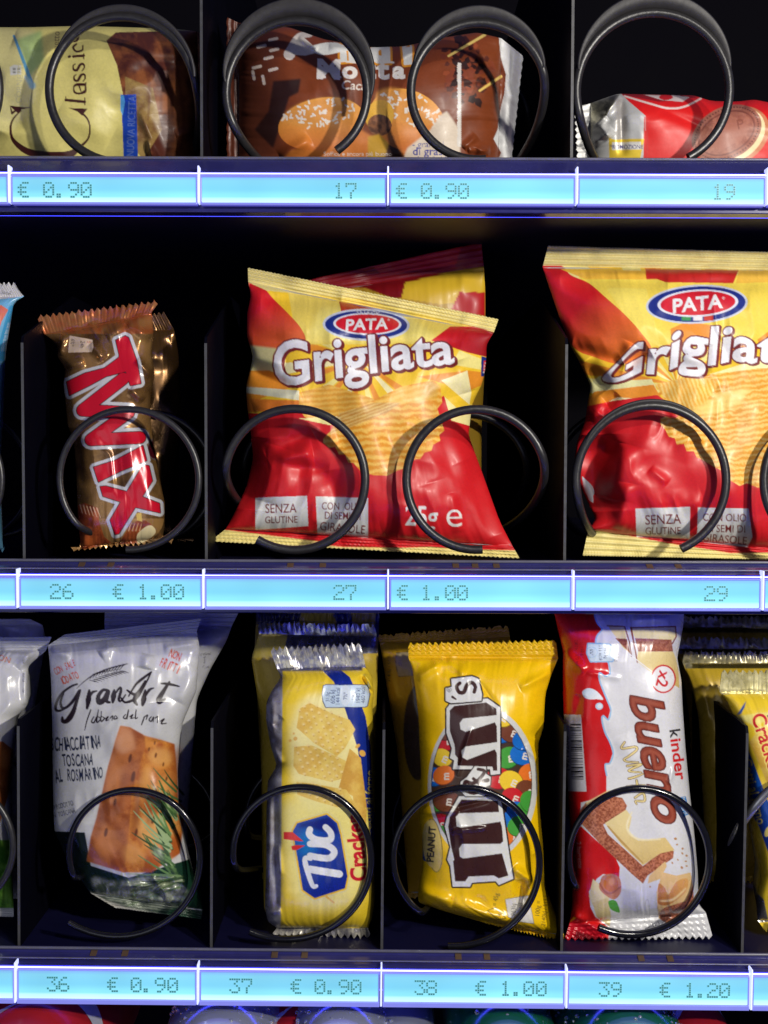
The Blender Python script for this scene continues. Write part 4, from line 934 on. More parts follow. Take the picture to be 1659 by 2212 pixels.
wrapper('snack_pack', 'white bread snack pack cut by the left picture edge, in front of its twin', 'snack pack', A, FG,
        [(-520, 210, 342, 205), (-520, 290, 302, 300), (-520, 420, 185, 400), (-520, 660, 185, 660), (-520, 740, 108, 740), (-520, 1200, 60, 1200), (-520, 1700, 80, 1700), (-520, 2000, 90, 2000), (-520, 2050, 90, 2060)],
        F_gloss, Y=0.046, bulge=0.014, lean=(0.012, -0.008), zig=(30, 1), ridges=(4, 0.0008, 'h'), wrinkle=(0.0016, 0.002), seed=17, back=(190, 190, 190), creases=[(240, 280, 120, 420, 24, 0.003), (170, 420, 170, 660, 20, 0.003), (0, 300, 200, 330, 30, 0.003)])
A = Art(-200, 1310, 120, 2010, (200, 200, 200), 0, 54).frame(*FG)
wrapper('snack_pack', 'white bread snack pack behind its twin at the left picture edge', 'snack pack', A, FG,
        [(-500, 86, 200, 88), (-500, 130, 280, 128), (-500, 200, 305, 215), (-500, 400, 240, 600), (-500, 1200, 160, 1200), (-500, 1900, 120, 1900), (-500, 1940, 120, 1940)],
        F_gloss, Y=0.09, bulge=0.012, lean=(0.0, -0.015), zig=(30, 1), ridges=(3, 0.0008, 'h'), wrinkle=(0.002, 0.002), seed=18, step=2.4, back=(190, 190, 190))
# ------------------------------------------------------------------ yellow cracker packs
FT = (508.3, 1308.0, 0.3432)
CY = (246, 212, 52); SILV = (190, 190, 200); TBLUE = (24, 46, 140)


def cracker(A, pts, seed, c1=(244, 214, 112), c2=(230, 188, 84)):
    A.poly(pts, c1, tex=tex_mottle(A, c2, 60, 0.8, 0.12)); rr = random.Random(seed)
    cx = sum(p[0] for p in pts) / len(pts); cy = sum(p[1] for p in pts) / len(pts)
    for i in range(-3, 4):
        for j in range(-3, 4):
            x = cx + i * 46 + j * 14; y = cy + j * 44 + i * 20
            ins = sum(((pts[a][1] > y) != (pts[a - 1][1] > y)) and (x < (pts[a - 1][0] - pts[a][0]) * (y - pts[a][1]) / (pts[a - 1][1] - pts[a][1]) + pts[a][0]) for a in range(len(pts))) % 2
            if ins: A.ell(x, y, 5, 4, (196, 146, 56), soft=2); A.ell(x - 4, y - 9, 10, 7, (250, 224, 150), soft=5)


def cracker_print(A, x_edge=298):
    A.poly([(x_edge, 300), (900, 300), (900, 2030), (x_edge - 13, 2030)], CY, metal=0)
    A.poly([(420, 600), (560, 560), (760, 700), (800, 1000), (760, 1250), (420, 1260), (340, 900), (370, 700)], (250, 236, 160), smooth=True, soft=50, metal=0)
    A.poly([(300, 1250), (560, 1230), (820, 1280), (840, 1700), (700, 1900), (400, 1880), (320, 1600)], (250, 238, 150), smooth=True, soft=70, metal=0, alpha=0.8)
    A.poly([(535, 395), (650, 395), (720, 450), (770, 560), (820, 700), (850, 880), (870, 1300), (1000, 1300), (1000, 2000), (900, 2030), (860, 1500), (800, 1100), (770, 900), (690, 650), (620, 480)], TBLUE, smooth=False, metal=0)
    cracker(A, [(468, 612), (610, 680), (720, 720), (755, 780), (690, 900), (640, 950), (500, 870), (410, 790), (385, 770), (405, 650)], 1)
    cracker(A, [(370, 890), (480, 880), (640, 950), (720, 990), (710, 1080), (600, 1110), (400, 1060), (365, 1010)], 2)
    A.poly([(720, 900), (790, 960), (830, 1290), (800, 1600), (760, 1500), (740, 1200), (650, 1150)], (236, 196, 96), tex=tex_mottle(A, (216, 164, 70), 70, 0.8), metal=0)
    cracker(A, [(385, 1110), (480, 1120), (700, 1160), (760, 1260), (640, 1270), (500, 1230), (390, 1190)], 3)
    for x, y, rx, ry in ((345, 850, 10, 8), (378, 838, 13, 12), (368, 806, 8, 6), (770, 885, 18, 10), (800, 930, 18, 22)): A.ell(x, y, rx, ry, (232, 180, 84), rot=-40)
    # nutrition box
    A.shape([[(556, 505), (575, 500), (830, 502), (845, 560), (830, 632), (815, 638), (570, 640), (553, 600), (548, 560)]], (206, 226, 240), outline=(5, (20, 40, 110)))
    A.ell(693, 566, 34, 66, (224, 236, 244))
    for t, x, y, h in (('31.3g', 580, 575, 24), ('606 kJ', 612, 575, 30), ('144 kcal', 644, 570, 28), ('7%*', 692, 568, 26), ('100g', 742, 566, 24), ('1940 kJ', 772, 566, 28), ('460 kcal', 803, 562, 27)): A.text(t, x, y, h, (28, 44, 110), rot=-90, xs=0.86)
    # badge
    A.shape([[(575, 1316), (640, 1370), (660, 1440), (706, 1705), (690, 1780), (500, 1842), (425, 1790), (400, 1640), (362, 1420), (390, 1370)]], (24, 70, 170), outline=[(22, (240, 226, 150)), (10, (246, 200, 40))], col2=(20, 40, 140), p0=(450, 1500), p1=(640, 1760))
    A.poly([(590, 1330), (628, 1372), (650, 1440), (560, 1420), (460, 1400), (400, 1400), (410, 1376)], (20, 36, 130), soft=12)
    A.ell(450, 1500, 60, 90, (30, 130, 200), soft=50, alpha=0.8)
    wl = (236, 238, 240)
    A.stroke([(475, 1595), (440, 1590), (445, 1640), (485, 1760), (510, 1765)], (24, 34, 24), wl); A.stroke([(470, 1660), (560, 1675), (655, 1690)], (46, 46), wl)
    A.stroke([(470, 1500), (560, 1505), (610, 1530), (622, 1560), (590, 1590), (520, 1585), (470, 1575)], (40, 42, 40), wl)
    A.stroke([(568, 1395), (600, 1430), (600, 1470), (560, 1480), (500, 1470), (465, 1440), (470, 1410)], (38, 42, 40), wl)
    A.poly([(305, 1425), (360, 1425), (400, 1460), (430, 1485), (360, 1478), (305, 1470)], (226, 52, 50), smooth=False); A.poly([(352, 1515), (380, 1508), (440, 1510), (385, 1540), (358, 1540)], (226, 52, 50))
    A.text('Cracker', 758, 1525, 104, (206, 26, 46), rot=-95, bold=0.035, xs=0.88, outline=(8, (250, 226, 130)), align='C')
    A.text('Cotti al forno', 838, 1225, 52, (236, 214, 90), rot=-88, bold=0.005, xs=0.95)
    A.stroke([(570, 1830), (620, 1870)], (14, 10), (240, 190, 70))


def foil_side(A, x0, x1, y0=380, y1=2100):
    A.poly([(x0, y0), (x1, y0), (x1, y1), (x0, y1)], (196, 194, 200), metal=0.15, tex=tex_mottle(A, (140, 130, 128), 70, 0.8))


A = Art(560, 1380, 830, 2040, SILV, 0.9, 61).frame(*FT)
foil_side(A, 150, 310); cracker_print(A)
A.poly([(150, 200), (900, 200), (900, 392), (150, 400)], (150, 150, 168), metal=0.5, tex=tex_mottle(A, (220, 214, 190), 26, 1.0)); A.poly([(280, 395), (795, 385), (800, 408), (285, 412)], (70, 70, 90), metal=0.5, soft=4)
A.poly([(150, 2030), (900, 2030), (900, 2150), (150, 2150)], (150, 146, 150), metal=0.5, tex=tex_mottle(A, (214, 208, 190), 30, 1.0)); A.speck(0.04)
wrapper('cracker_pack', 'yellow cracker pack with a blue badge, standing upright in front', 'cracker pack', A, FT,
        [(222, 262, 792, 232), (262, 398, 820, 385), (288, 450, 862, 450), (232, 530, 872, 560), (196, 610, 862, 640), (194, 720, 868, 760), (222, 880, 872, 880), (262, 1010, 876, 1010), (205, 1100, 878, 1100), (196, 1300, 880, 1300), (196, 1600, 884, 1600), (186, 1900, 880, 1860), (205, 1990, 862, 1970), (262, 2030, 835, 2030), (235, 2092, 850, 2098)],
        F_gloss, Y=0.044, bulge=0.017, lean=(0.002, -0.010), zig=(15, 10), ridges=(26, 0.00004, 'v'), wrinkle=(0.0008, 0.0008), seed=19, step=1.4, back=(150, 150, 155), pu=5, pt=7, edge_smooth=5,
        creases=[(235, 560, 235, 850, 16, 0.002), (225, 880, 290, 1000, 18, 0.003), (215, 1150, 205, 1900, 14, 0.002), (240, 760, 290, 700, 16, -0.002), (250, 1150, 260, 1950, 20, -0.0025), (190, 1940, 290, 1920, 14, 0.003), (785, 440, 870, 570, 12, -0.004), (810, 430, 880, 540, 12, 0.003), (265, 1500, 285, 1700, 14, 0.002)])
A = Art(530, 1310, 830, 2040, SILV, 0.85, 62).frame(*FT)
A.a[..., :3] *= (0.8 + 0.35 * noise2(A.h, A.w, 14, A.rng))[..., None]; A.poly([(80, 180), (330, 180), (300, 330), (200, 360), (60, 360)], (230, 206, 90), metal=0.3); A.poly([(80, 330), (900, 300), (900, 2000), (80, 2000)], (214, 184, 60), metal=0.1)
wrapper('cracker_pack', 'dim yellow cracker pack with a silver seal behind the one with the blue badge', 'cracker pack', A, FT,
        [(140, 100, 880, 110), (150, 180, 890, 190), (100, 330, 900, 330), (160, 700, 885, 700), (165, 1000, 885, 1000), (180, 1900, 870, 1900), (190, 1960, 870, 1960)],
        F_gloss, Y=0.074, bulge=0.012, lean=(0.0, -0.018), zig=(24, 12), ridges=(20, 0.00006, 'v'), wrinkle=(0.001, 0.002), seed=20, step=2, back=(150, 150, 155))
A = Art(530, 1290, 830, 2040, (226, 196, 70), 0, 63).frame(*FT)
A.poly([(80, -20), (420, -20), (410, 110), (80, 120)], (40, 40, 90)); A.poly([(590, -20), (720, -20), (740, 140), (640, 140)], TBLUE); A.poly([(890, -20), (1000, -20), (1000, 200), (870, 200)], TBLUE); A.poly([(420, 40), (600, 30), (640, 110), (400, 110)], (236, 210, 80))
wrapper('cracker_pack', 'yellow and blue cracker pack deepest in the row over display 37', 'cracker pack', A, FT,
        [(130, 20, 910, 25), (130, 90, 905, 100), (120, 300, 900, 300), (160, 1000, 885, 1000), (170, 1800, 870, 1800), (170, 1850, 870, 1850)],
        F_gloss, Y=0.13, bulge=0.012, lean=(0.0, -0.018), zig=(24, 12), ridges=(20, 0.0004, 'v'), wrinkle=(0.001, 0.002), seed=22, step=2.4, back=(150, 150, 155))

# ------------------------------------------------------------------ yellow peanut candy bags
FM = (813.2, 1308.0, 0.3432)
MY = (250, 202, 14); BRN = (62, 32, 26)


def candy_print(A):
    A.ell(668, 1125, 345, 490, (214, 214, 208)); A.ell(662, 1125, 318, 462, (70, 52, 40))
    a = np.linspace(0, 2 * PI, 41)[:-1]; A.setclip(np.stack([662 + 314 * np.cos(a), 1125 + 458 * np.sin(a)], 1), smooth=False)
    cols = {'r': (206, 32, 40), 'y': (244, 206, 50), 'o': (236, 120, 44), 'b': (30, 110, 200), 'g': (70, 160, 60), 'n': (120, 66, 44)}
    rr = random.Random(3)
    for c, x, y in (('g', 380, 1240), ('b', 355, 1080), ('r', 440, 850), ('y', 415, 960), ('o', 425, 1070), ('n', 440, 1230), ('r', 400, 1380), ('g', 430, 1450), ('b', 780, 800), ('n', 850, 800), ('g', 830, 960), ('b', 920, 940), ('o', 960, 1060), ('r', 770, 1090), ('y', 850, 1110), ('n', 950, 1170), ('r', 860, 1210), ('b', 890, 1300), ('g', 950, 1290), ('b', 850, 1350), ('o', 860, 1460), ('g', 900, 1390), ('b', 930, 850), ('o', 900, 1560), ('y', 790, 700), ('n', 420, 780), ('g', 980, 1240), ('y', 600, 680), ('r', 820, 1640)):
        q = cols[c]; r = rr.uniform(66, 84); rot = rr.uniform(-40, 40)
        A.ell(x, y, r, r * 0.86, (int(q[0] * 0.55), int(q[1] * 0.5), int(q[2] * 0.5)), rot); A.ell(x - 2, y - 3, r * 0.96, r * 0.82, q, rot)
        A.text('m', x + 8, y + 6, 46, (236, 226, 210), rot=-80 + rot * 0.5, bold=0.03)
    A.setclip(None)
    m1 = [(445, 1330), (500, 1235), (520, 1200), (780, 1205), (795, 1290), (835, 1560), (862, 1720), (770, 1760), (750, 1735), (600, 1745), (590, 1770), (480, 1770), (465, 1640), (445, 1600), (465, 1520), (430, 1390)]
    m2 = [(440, 650), (470, 610), (700, 585), (778, 640), (778, 1060), (720, 1066), (715, 1030), (480, 1030), (490, 975), (462, 960), (475, 900), (440, 800)]
    W = (226, 226, 220); K = (40, 22, 18)
    es = [(470, 462), (600, 445), (640, 460), (665, 560), (660, 600), (470, 615), (435, 600), (435, 520), (475, 512)]
    for sh in (m1, m2, es): A.shape([sh], W, outline=(9, K))
    amp = [(620, 1010), (690, 1010), (690, 1060), (720, 1080), (715, 1130), (690, 1140), (680, 1200), (560, 1200), (525, 1160), (530, 1110), (570, 1080)]
    A.shape([amp], W, outline=(7, K))
    A.shape([[(462, 1330), (515, 1250), (535, 1222), (765, 1230), (772, 1300), (520, 1308), (500, 1330), (505, 1390), (530, 1398), (780, 1360), (790, 1392), (798, 1485), (780, 1500), (540, 1500), (520, 1530), (525, 1580), (545, 1592), (790, 1560), (830, 1700), (770, 1718), (740, 1700), (580, 1706), (560, 1735), (495, 1735), (482, 1610), (490, 1600), (468, 1510), (452, 1395)]], BRN)
    A.shape([[(462, 660), (490, 632), (690, 610), (755, 650), (757, 690), (545, 712), (524, 740), (530, 780), (560, 795), (745, 735), (757, 760), (760, 860), (560, 888), (535, 915), (540, 955), (570, 972), (745, 905), (758, 930), (760, 1040), (735, 1040), (730, 1015), (510, 1008), (512, 960), (495, 940), (492, 880), (462, 790)]], BRN)
    A.stroke([(640, 1030), (680, 1045), (640, 1100), (600, 1120), (560, 1110), (560, 1160), (620, 1180), (660, 1140), (610, 1090)], (20, 26, 20), BRN); A.stroke([(650, 1110), (700, 1100)], (20, 26), BRN)
    A.stroke([(525, 488), (505, 510), (520, 545), (550, 545), (570, 500), (600, 485), (622, 510), (615, 545)], (22, 26, 22), BRN); A.stroke([(478, 575), (500, 590)], (16, 10), BRN); A.text('®', 457, 530, 30, K, rot=-90)
    A.ell(362, 1510, 52, 170, (236, 206, 110), rot=-6); A.ell(362, 1510, 52, 170, (50, 40, 40), rot=-6, line=4); A.ell(312, 1530, 40, 80, (40, 90, 160)); A.ell(345, 1500, 56, 150, (234, 208, 120), rot=-4)
    A.text('PEANUT', 343, 1502, 46, (52, 48, 56), rot=-86, bold=0.03, xs=0.95)
    A.shape([[(812, 1850), (870, 1840), (958, 1826), (990, 2002), (900, 1990), (830, 1960)]], (226, 222, 210), outline=(3, (60, 50, 40)))
    A.text('963kJ', 862, 1915, 30, (50, 42, 38), rot=-84, xs=0.86); A.text('230kcal', 900, 1925, 30, (50, 42, 38), rot=-84, xs=0.86)
    A.text('= 45g', 748, 1850, 30, (50, 42, 38), rot=-80, xs=0.9); A.text('1x', 765, 1950, 28, (50, 42, 38), rot=-60); A.stroke([(700, 1920), (750, 1900), (815, 1970), (760, 1975), (700, 1920)], (4, 4), (50, 42, 38), smooth=False)
    A.text('100g =', 1015, 1905, 30, (70, 58, 40), rot=-84, xs=0.9); A.text('2140kJ / 511 kcal', 1060, 1900, 28, (70, 58, 40), rot=-84, xs=0.9)
    A.stroke([(670, 228), (820, 226)], (4, 4), (50, 42, 38))


A = Art(870, 1370, 1230, 2060, MY, 0, 71).frame(*FM); candy_print(A); A.speck(0.035)
wrapper('candy_bag', 'yellow peanut candy bag with big brown letters, in front', 'candy bag', A, FM,
        [(196, 232, 1128, 212), (202, 330, 1143, 335), (228, 400, 1100, 435), (248, 560, 1062, 560), (266, 720, 1052, 760), (270, 860, 1015, 880), (281, 1060, 1022, 1060), (266, 1330, 1028, 1300), (290, 1480, 1050, 1480), (292, 1640, 1062, 1680), (264, 1780, 1062, 1760), (262, 1870, 1105, 1880), (430, 1925, 1160, 2020), (640, 1985, 1180, 2075), (700, 2005, 1184, 2128)],
        F_gloss, Y=0.046, bulge=0.018, lean=(0.002, -0.012), zig=(24, 8), ridges=(3, 0.0004, 'h'), wrinkle=(0.0012, 0.0014), seed=23, step=1.5, back=(190, 190, 190), pu=2.6,
        creases=[(440, 340, 250, 460, 26, 0.003), (440, 340, 560, 440, 26, 0.0025), (600, 760, 510, 1080, 14, 0.0016), (270, 1310, 520, 1290, 20, 0.003), (470, 1280, 720, 1220, 14, -0.002), (470, 1420, 700, 1400, 12, 0.0015), (860, 1650, 1000, 1750, 24, 0.004), (900, 1720, 930, 1900, 24, -0.004), (1000, 1560, 1040, 1700, 20, -0.003), (260, 1790, 480, 1870, 30, 0.004), (480, 1870, 900, 2000, 30, 0.003), (1100, 420, 900, 520, 24, 0.003), (1030, 980, 930, 880, 20, 0.003), (1000, 840, 1060, 700, 24, -0.003), (640, 470, 760, 640, 12, -0.001)])
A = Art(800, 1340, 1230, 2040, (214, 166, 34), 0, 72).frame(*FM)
A.shape([[(125, 300), (215, 290), (225, 440), (140, 445), (122, 370)]], (190, 170, 120), outline=(3, (50, 40, 30))); A.text('12%', 150, 365, 18, (60, 50, 40), rot=90); A.text('2140kJ / 511kcal', 78, 380, 22, (80, 66, 40), rot=-88); A.ell(260, 800, 90, 300, (90, 70, 50))
wrapper('candy_bag', 'dim yellow candy bag standing behind the peanut one in front', 'candy bag', A, FM,
        [(5, 180, 830, 120), (20, 230, 840, 200), (60, 480, 850, 480), (130, 900, 850, 900), (160, 1300, 850, 1300), (200, 1800, 860, 1800), (200, 1850, 860, 1850)],
        F_gloss, Y=0.078, bulge=0.014, lean=(0.0, -0.018), zig=(24, 9), ridges=(3, 0.0004, 'h'), wrinkle=(0.0015, 0.002), seed=24, step=2.2, back=(190, 190, 190))

# ------------------------------------------------------------------ red and white wafer pack
FK = (1152.0, 1308.0, 0.3432)
KW = (226, 226, 228); KR = (214, 26, 26); CHO = (124, 62, 44)


def wafer(A):
    crumb = tex_mottle(A, (206, 130, 96), 9, 1.0, 0.25)
    A.poly([(290, 1300), (330, 1240), (490, 1200), (560, 1210), (590, 1260), (580, 1290), (440, 1380), (470, 1440), (560, 1520), (690, 1640), (830, 1530), (885, 1545), (880, 1590), (720, 1700), (690, 1750), (620, 1690), (420, 1500), (300, 1370)], (146, 76, 50), tex=crumb)
    A.poly([(330, 1240), (480, 1160), (500, 1200), (380, 1270), (345, 1280)], (236, 214, 150), soft=6)
    A.poly([(450, 1370), (585, 1285), (620, 1330), (600, 1420), (660, 1480), (830, 1460), (890, 1540), (800, 1560), (690, 1635), (560, 1510)], (240, 220, 160), col2=(226, 196, 124), p0=(560, 1300), p1=(700, 1640))
    A.stroke([(470, 1390), (560, 1490), (690, 1620)], (10, 14, 8), (200, 160, 90)); A.stroke([(620, 1300), (590, 1400), (660, 1470), (800, 1470)], (8, 14, 8), (250, 238, 196), soft=5)
    A.poly([(730, 1700), (830, 1610), (840, 1640), (820, 1680), (900, 1700), (990, 1680), (1005, 1760), (1000, 1850), (960, 1940), (860, 2000), (790, 1970), (780, 1900), (775, 1800), (800, 1720), (720, 1750)], (234, 196, 136), smooth=False)
    A.poly([(790, 1930), (830, 1900), (960, 1860), (1005, 1760), (1010, 1840), (980, 1930), (890, 2000), (850, 2010), (800, 1975)], (146, 76, 50), tex=crumb)
    A.poly([(785, 1830), (790, 1750), (830, 1780), (850, 1820), (900, 1740), (970, 1720), (960, 1800), (860, 1880), (790, 1880)], (196, 124, 66), col2=(228, 170, 100), p0=(800, 1850), p1=(960, 1720), smooth=True)
    A.stroke([(800, 1860), (880, 1850), (960, 1780)], (8, 16, 8), (244, 214, 160), soft=4)
    rr = random.Random(2)
    for x, y in ((895, 1468), (905, 1505), (938, 1560), (965, 1575), (875, 1620), (935, 1650), (965, 1640), (735, 1770), (940, 1530), (960, 1610), (910, 1600)): A.ell(x, y, rr.uniform(5, 10), rr.uniform(4, 8), (190, 140, 90), rot=rr.uniform(0, 90))


A = Art(1180, 1280, 1560, 2050, KW, 0, 81).frame(*FK)
A.poly([(100, -100), (375, -100), (385, 60), (400, 110), (430, 150), (400, 190), (392, 240), (420, 300), (470, 360), (478, 430), (450, 440), (415, 420), (415, 470), (440, 540), (465, 600), (485, 660), (470, 715), (440, 690), (430, 720), (450, 800), (480, 860), (500, 930), (480, 990), (450, 1000), (460, 1060), (460, 1200), (300, 1240), (290, 1380), (420, 1500), (510, 1570), (545, 1650), (540, 1710), (440, 1690), (400, 1720), (350, 1800), (360, 1900), (390, 1960), (480, 2030), (470, 2150), (100, 2150)], KR)
A.stroke([(385, 60), (402, 110), (432, 150), (402, 190), (394, 240), (422, 300), (472, 360), (482, 430), (452, 444), (417, 424), (417, 470), (442, 540), (467, 600), (488, 660), (472, 718), (442, 694), (432, 720), (452, 800), (482, 860), (503, 930), (482, 992), (452, 1002), (462, 1070)], (9, 9), (150, 200, 236)); A.stroke([(395, 60), (412, 110), (442, 150), (414, 192), (406, 240), (434, 300), (484, 360), (494, 434), (456, 456), (430, 440), (430, 470), (454, 540), (479, 600), (500, 660), (480, 730), (446, 712), (446, 720), (464, 800), (494, 860), (515, 930), (490, 1004), (466, 1014), (474, 1070)], (9, 9), (232, 234, 238))
A.poly([(310, 540), (350, 520), (400, 540), (440, 590), (400, 590), (350, 590), (318, 575)], (200, 224, 240), smooth=True, col2=(240, 244, 248), p0=(310, 520), p1=(380, 590)); A.ell(415, 634, 24, 22, (190, 216, 238)); A.ell(418, 634, 15, 14, (238, 242, 246))
# top picture of the two bars
A.poly([(400, 40), (1000, 40), (1000, 150), (880, 130), (620, 140), (470, 130)], (206, 208, 212))
A.poly([(470, 128), (570, 130), (610, 300), (620, 310), (560, 260), (520, 200)], (238, 220, 160)); A.poly([(515, 205), (590, 210), (612, 310), (600, 290), (560, 250)], CHO, tex=tex_mottle(A, (170, 100, 80), 10, 0.9)); A.stroke([(465, 128), (575, 132), (605, 230), (618, 320)], (8, 8), (130, 60, 44), smooth=False)
A.poly([(615, 138), (890, 130), (900, 190), (870, 230), (640, 205)], (240, 226, 170)); A.poly([(640, 205), (870, 215), (880, 290), (660, 290)], (150, 84, 62), tex=tex_mottle(A, (186, 120, 94), 9, 0.9, 0.2)); A.poly([(660, 290), (880, 290), (900, 340), (915, 420), (920, 520), (740, 420), (650, 350)], (240, 222, 160), col2=(214, 184, 110), p0=(700, 300), p1=(860, 500))
A.stroke([(612, 140), (895, 132), (900, 195), (875, 240)], (8, 8), (140, 64, 46), smooth=False); A.stroke([(615, 140), (645, 300), (655, 360)], (12, 6), (140, 64, 46), smooth=False)
A.stroke([(600, 300), (740, 410), (925, 530)], (6, 6), (236, 236, 238))
A.ell(818, 462, 80, 90, (206, 40, 44)); A.ell(818, 462, 70, 80, (236, 234, 232)); A.text('x2', 820, 462, 74, (206, 36, 40), rot=105, bold=0.02)
# nutrition box
A.shape([[(345, 240), (480, 245), (503, 270), (500, 350), (360, 352), (338, 300)]], (206, 222, 234), outline=(6, (130, 180, 220))); A.ell(368, 294, 36, 34, (150, 190, 220), line=3)
A.text('465 kJ', 458, 296, 25, (40, 60, 100), rot=88, xs=0.86); A.text('111 kcal', 425, 298, 25, (40, 60, 100), rot=88, xs=0.86); A.text('6%*', 368, 294, 22, (40, 60, 100), rot=88, xs=0.86); A.text('Per 19,5 g:', 524, 300, 22, (70, 70, 80), rot=88, xs=0.86)
A.text('2387 kJ / 572 kcal', 275, 300, 20, (110, 24, 24), rot=86, xs=0.86); A.text('100 g:', 310, 290, 20, (120, 24, 24), rot=88)
# barcode
A.poly([(180, 685), (300, 688), (335, 1170), (190, 1170)], (226, 222, 222)); rr = random.Random(9); y = 745
while y < 1100:
    w = rr.choice([4, 4, 7, 11]); A.poly([(232 + (y - 745) * 0.02, y), (300 + (y - 745) * 0.05, y), (300 + (y - 745) * 0.05, y + w), (232 + (y - 745) * 0.02, y + w)], (40, 38, 44)); y += w + rr.choice([4, 5, 8, 12])
A.text('80761761', 214, 930, 26, (50, 48, 54), rot=88, xs=1.6)
# names
A.text('inder', 916, 968, 70, (214, 30, 34), rot=82, bold=0.024, xs=1.3); A.poly([(860, 760), (960, 750), (965, 812), (890, 838), (862, 800)], KW); A.text('k', 896, 806, 70, (40, 36, 40), rot=82, bold=0.018, xs=1.1)


def warpB(X, Y):
    t = X / X.max(); x = 606 + 168 * t; y = 555 + t * 830
    a = math.radians(80); return np.stack([x - Y * math.sin(a) , y + Y * math.cos(a)], 1)


pl = A.textpolys('bueno', 0, 0, 205, align='L', warp=warpB, bold=0.02, shear=0.34, xs=1); mk = A.cover(pl); k = A.o[2] / A.CELL
A.paint(A.grow(mk, 8 * k), (104, 44, 34)); A.paint(mk, (146, 66, 46)); pl = A.textpolys('bueno', 0, 0, 205, align='L', warp=warpB, bold=-0.012, shear=0.34); A.paint(A.cover(pl), (164, 84, 62), alpha=0.9)
wh = [[(575, 860), (556, 900), (640, 890), (650, 910), (600, 950), (570, 970), (600, 985), (660, 985)], [(590, 1010), (680, 1000), (600, 1040), (680, 1050)], [(600, 1090), (640, 1080), (690, 1060)], [(590, 1140), (700, 1130)], [(650, 1100), (660, 1160)], [(640, 1210), (690, 1180), (700, 1230), (645, 1230), (650, 1250)]]
for l in wh: A.stroke(l, (16, 18, 12), (120, 84, 40))
for l in wh: A.stroke(l, (8, 11, 6), (240, 220, 150))
A.poly([(905, 1210), (960, 1200), (985, 1310), (945, 1335)], (50, 130, 200)); A.text('LATTE E', 935, 1270, 18, WHITE, rot=80); A.text('NOCCIOLE', 958, 1268, 18, WHITE, rot=80)
wafer(A)
A.poly([(350, 1830), (375, 1720), (420, 1760), (480, 1830), (470, 1900), (370, 1880)], (236, 220, 170)); A.poly([(370, 1870), (470, 1840), (490, 1960), (480, 2020), (400, 1960)], (226, 206, 150))
A.poly([(420, 1740), (440, 1700), (500, 1690), (545, 1720), (552, 1800), (510, 1850), (450, 1820), (415, 1780)], (200, 130, 100), smooth=True); A.ell(488, 1750, 46, 50, (206, 120, 50)); A.ell(494, 1738, 20, 24, (232, 160, 90), soft=8); A.stroke([(418, 1750), (450, 1800), (490, 1812), (550, 1770)], (10, 14, 8), (170, 96, 70))
A.poly([(475, 1860), (520, 1860), (545, 1930), (500, 1920), (480, 1900)], (90, 170, 70), smooth=True)
A.text('2 barrette', 292, 1570, 30, (232, 150, 140), rot=86); A.text('con crema al latte e nocciole', 262, 1640, 18, (226, 130, 120), rot=86); A.text('ricoperte di cioccolato bianco', 240, 1660, 16, (226, 130, 120), rot=86)
A.stroke([(640, 2040), (720, 2030), (745, 1995), (760, 2025), (785, 1990), (800, 2020), (825, 1985), (850, 2015), (880, 1975), (900, 2000), (940, 1960), (960, 1975)], (4, 4), (130, 126, 130)); A.stroke([(700, 2000), (705, 1880), (720, 1850), (730, 1900), (730, 2010)], (4, 4), (190, 190, 192)); A.text('ALD', 735, 2070, 28, (90, 70, 70), rot=-4)
A.poly([(200, 1990), (400, 2010), (430, 2060), (470, 2120), (180, 2150)], (206, 22, 40)); A.speck(0.03)
wrapper('wafer_bar', 'red and white wafer bar pack with brown lettering reading downwards', 'wafer bar', A, FK,
        [(118, -60, 950, -60), (128, 30, 950, 25), (150, 130, 945, 120), (188, 290, 925, 230), (186, 420, 905, 330), (188, 560, 932, 470), (192, 720, 940, 640), (205, 950, 958, 900), (220, 1200, 985, 1180), (236, 1450, 1015, 1450), (245, 1700, 1035, 1680), (244, 1880, 1040, 1880), (230, 1995, 1085, 1930), (202, 2112, 1128, 2100)],
        F_gloss, Y=0.046, bulge=0.018, lean=(0.000, -0.012), zig=(22, 7), ridges=(4, 0.0002, 'h'), wrinkle=(0.0008, 0.0008), seed=25, step=1.5, back=(200, 200, 205), pu=4, pt=6,
        creases=[(190, 290, 330, 420, 26, 0.003), (330, 420, 560, 460, 16, 0.001), (620, 90, 860, 80, 24, 0.003), (890, 1000, 850, 1130, 12, 0.0014), (460, 1700, 560, 2000, 60, -0.002), (245, 1950, 450, 2060, 26, 0.003), (700, 2040, 660, 2110, 18, 0.003), (540, 820, 640, 1000, 50, 0.001), (300, 560, 240, 760, 30, -0.002)])

# crackers at the right picture edge
A = Art(1530, 1430, 1840, 2060, SILV, 0.6, 64).frame(*FK)
A.poly([(1170, 540), (2100, 540), (2100, 2100), (1200, 2100)], CY, metal=0)
A.poly([(1260, 700), (1700, 640), (1800, 700), (1620, 720), (1470, 720), (1400, 760)], (250, 236, 130), metal=0, soft=10); A.poly([(1280, 690), (1340, 600), (1330, 640), (1310, 680)], (20, 80, 160), metal=0); A.poly([(1290, 730), (1330, 860), (1390, 1000), (1477, 1230), (1600, 1500), (1600, 1900), (1477, 1550), (1420, 1390), (1360, 1290), (1300, 1100)], (24, 84, 176), metal=0, col2=(24, 44, 140), p0=(1330, 1100), p1=(1530, 1600))
A.poly([(1450, 700), (1600, 640), (1600, 760), (1460, 740)], (30, 40, 120), metal=0)
A.poly([(1360, 860), (1420, 1000), (1600, 1400), (1800, 1400), (1800, 800), (1420, 780)], (246, 216, 110), metal=0, tex=tex_mottle(A, (226, 180, 70), 60, 0.7))
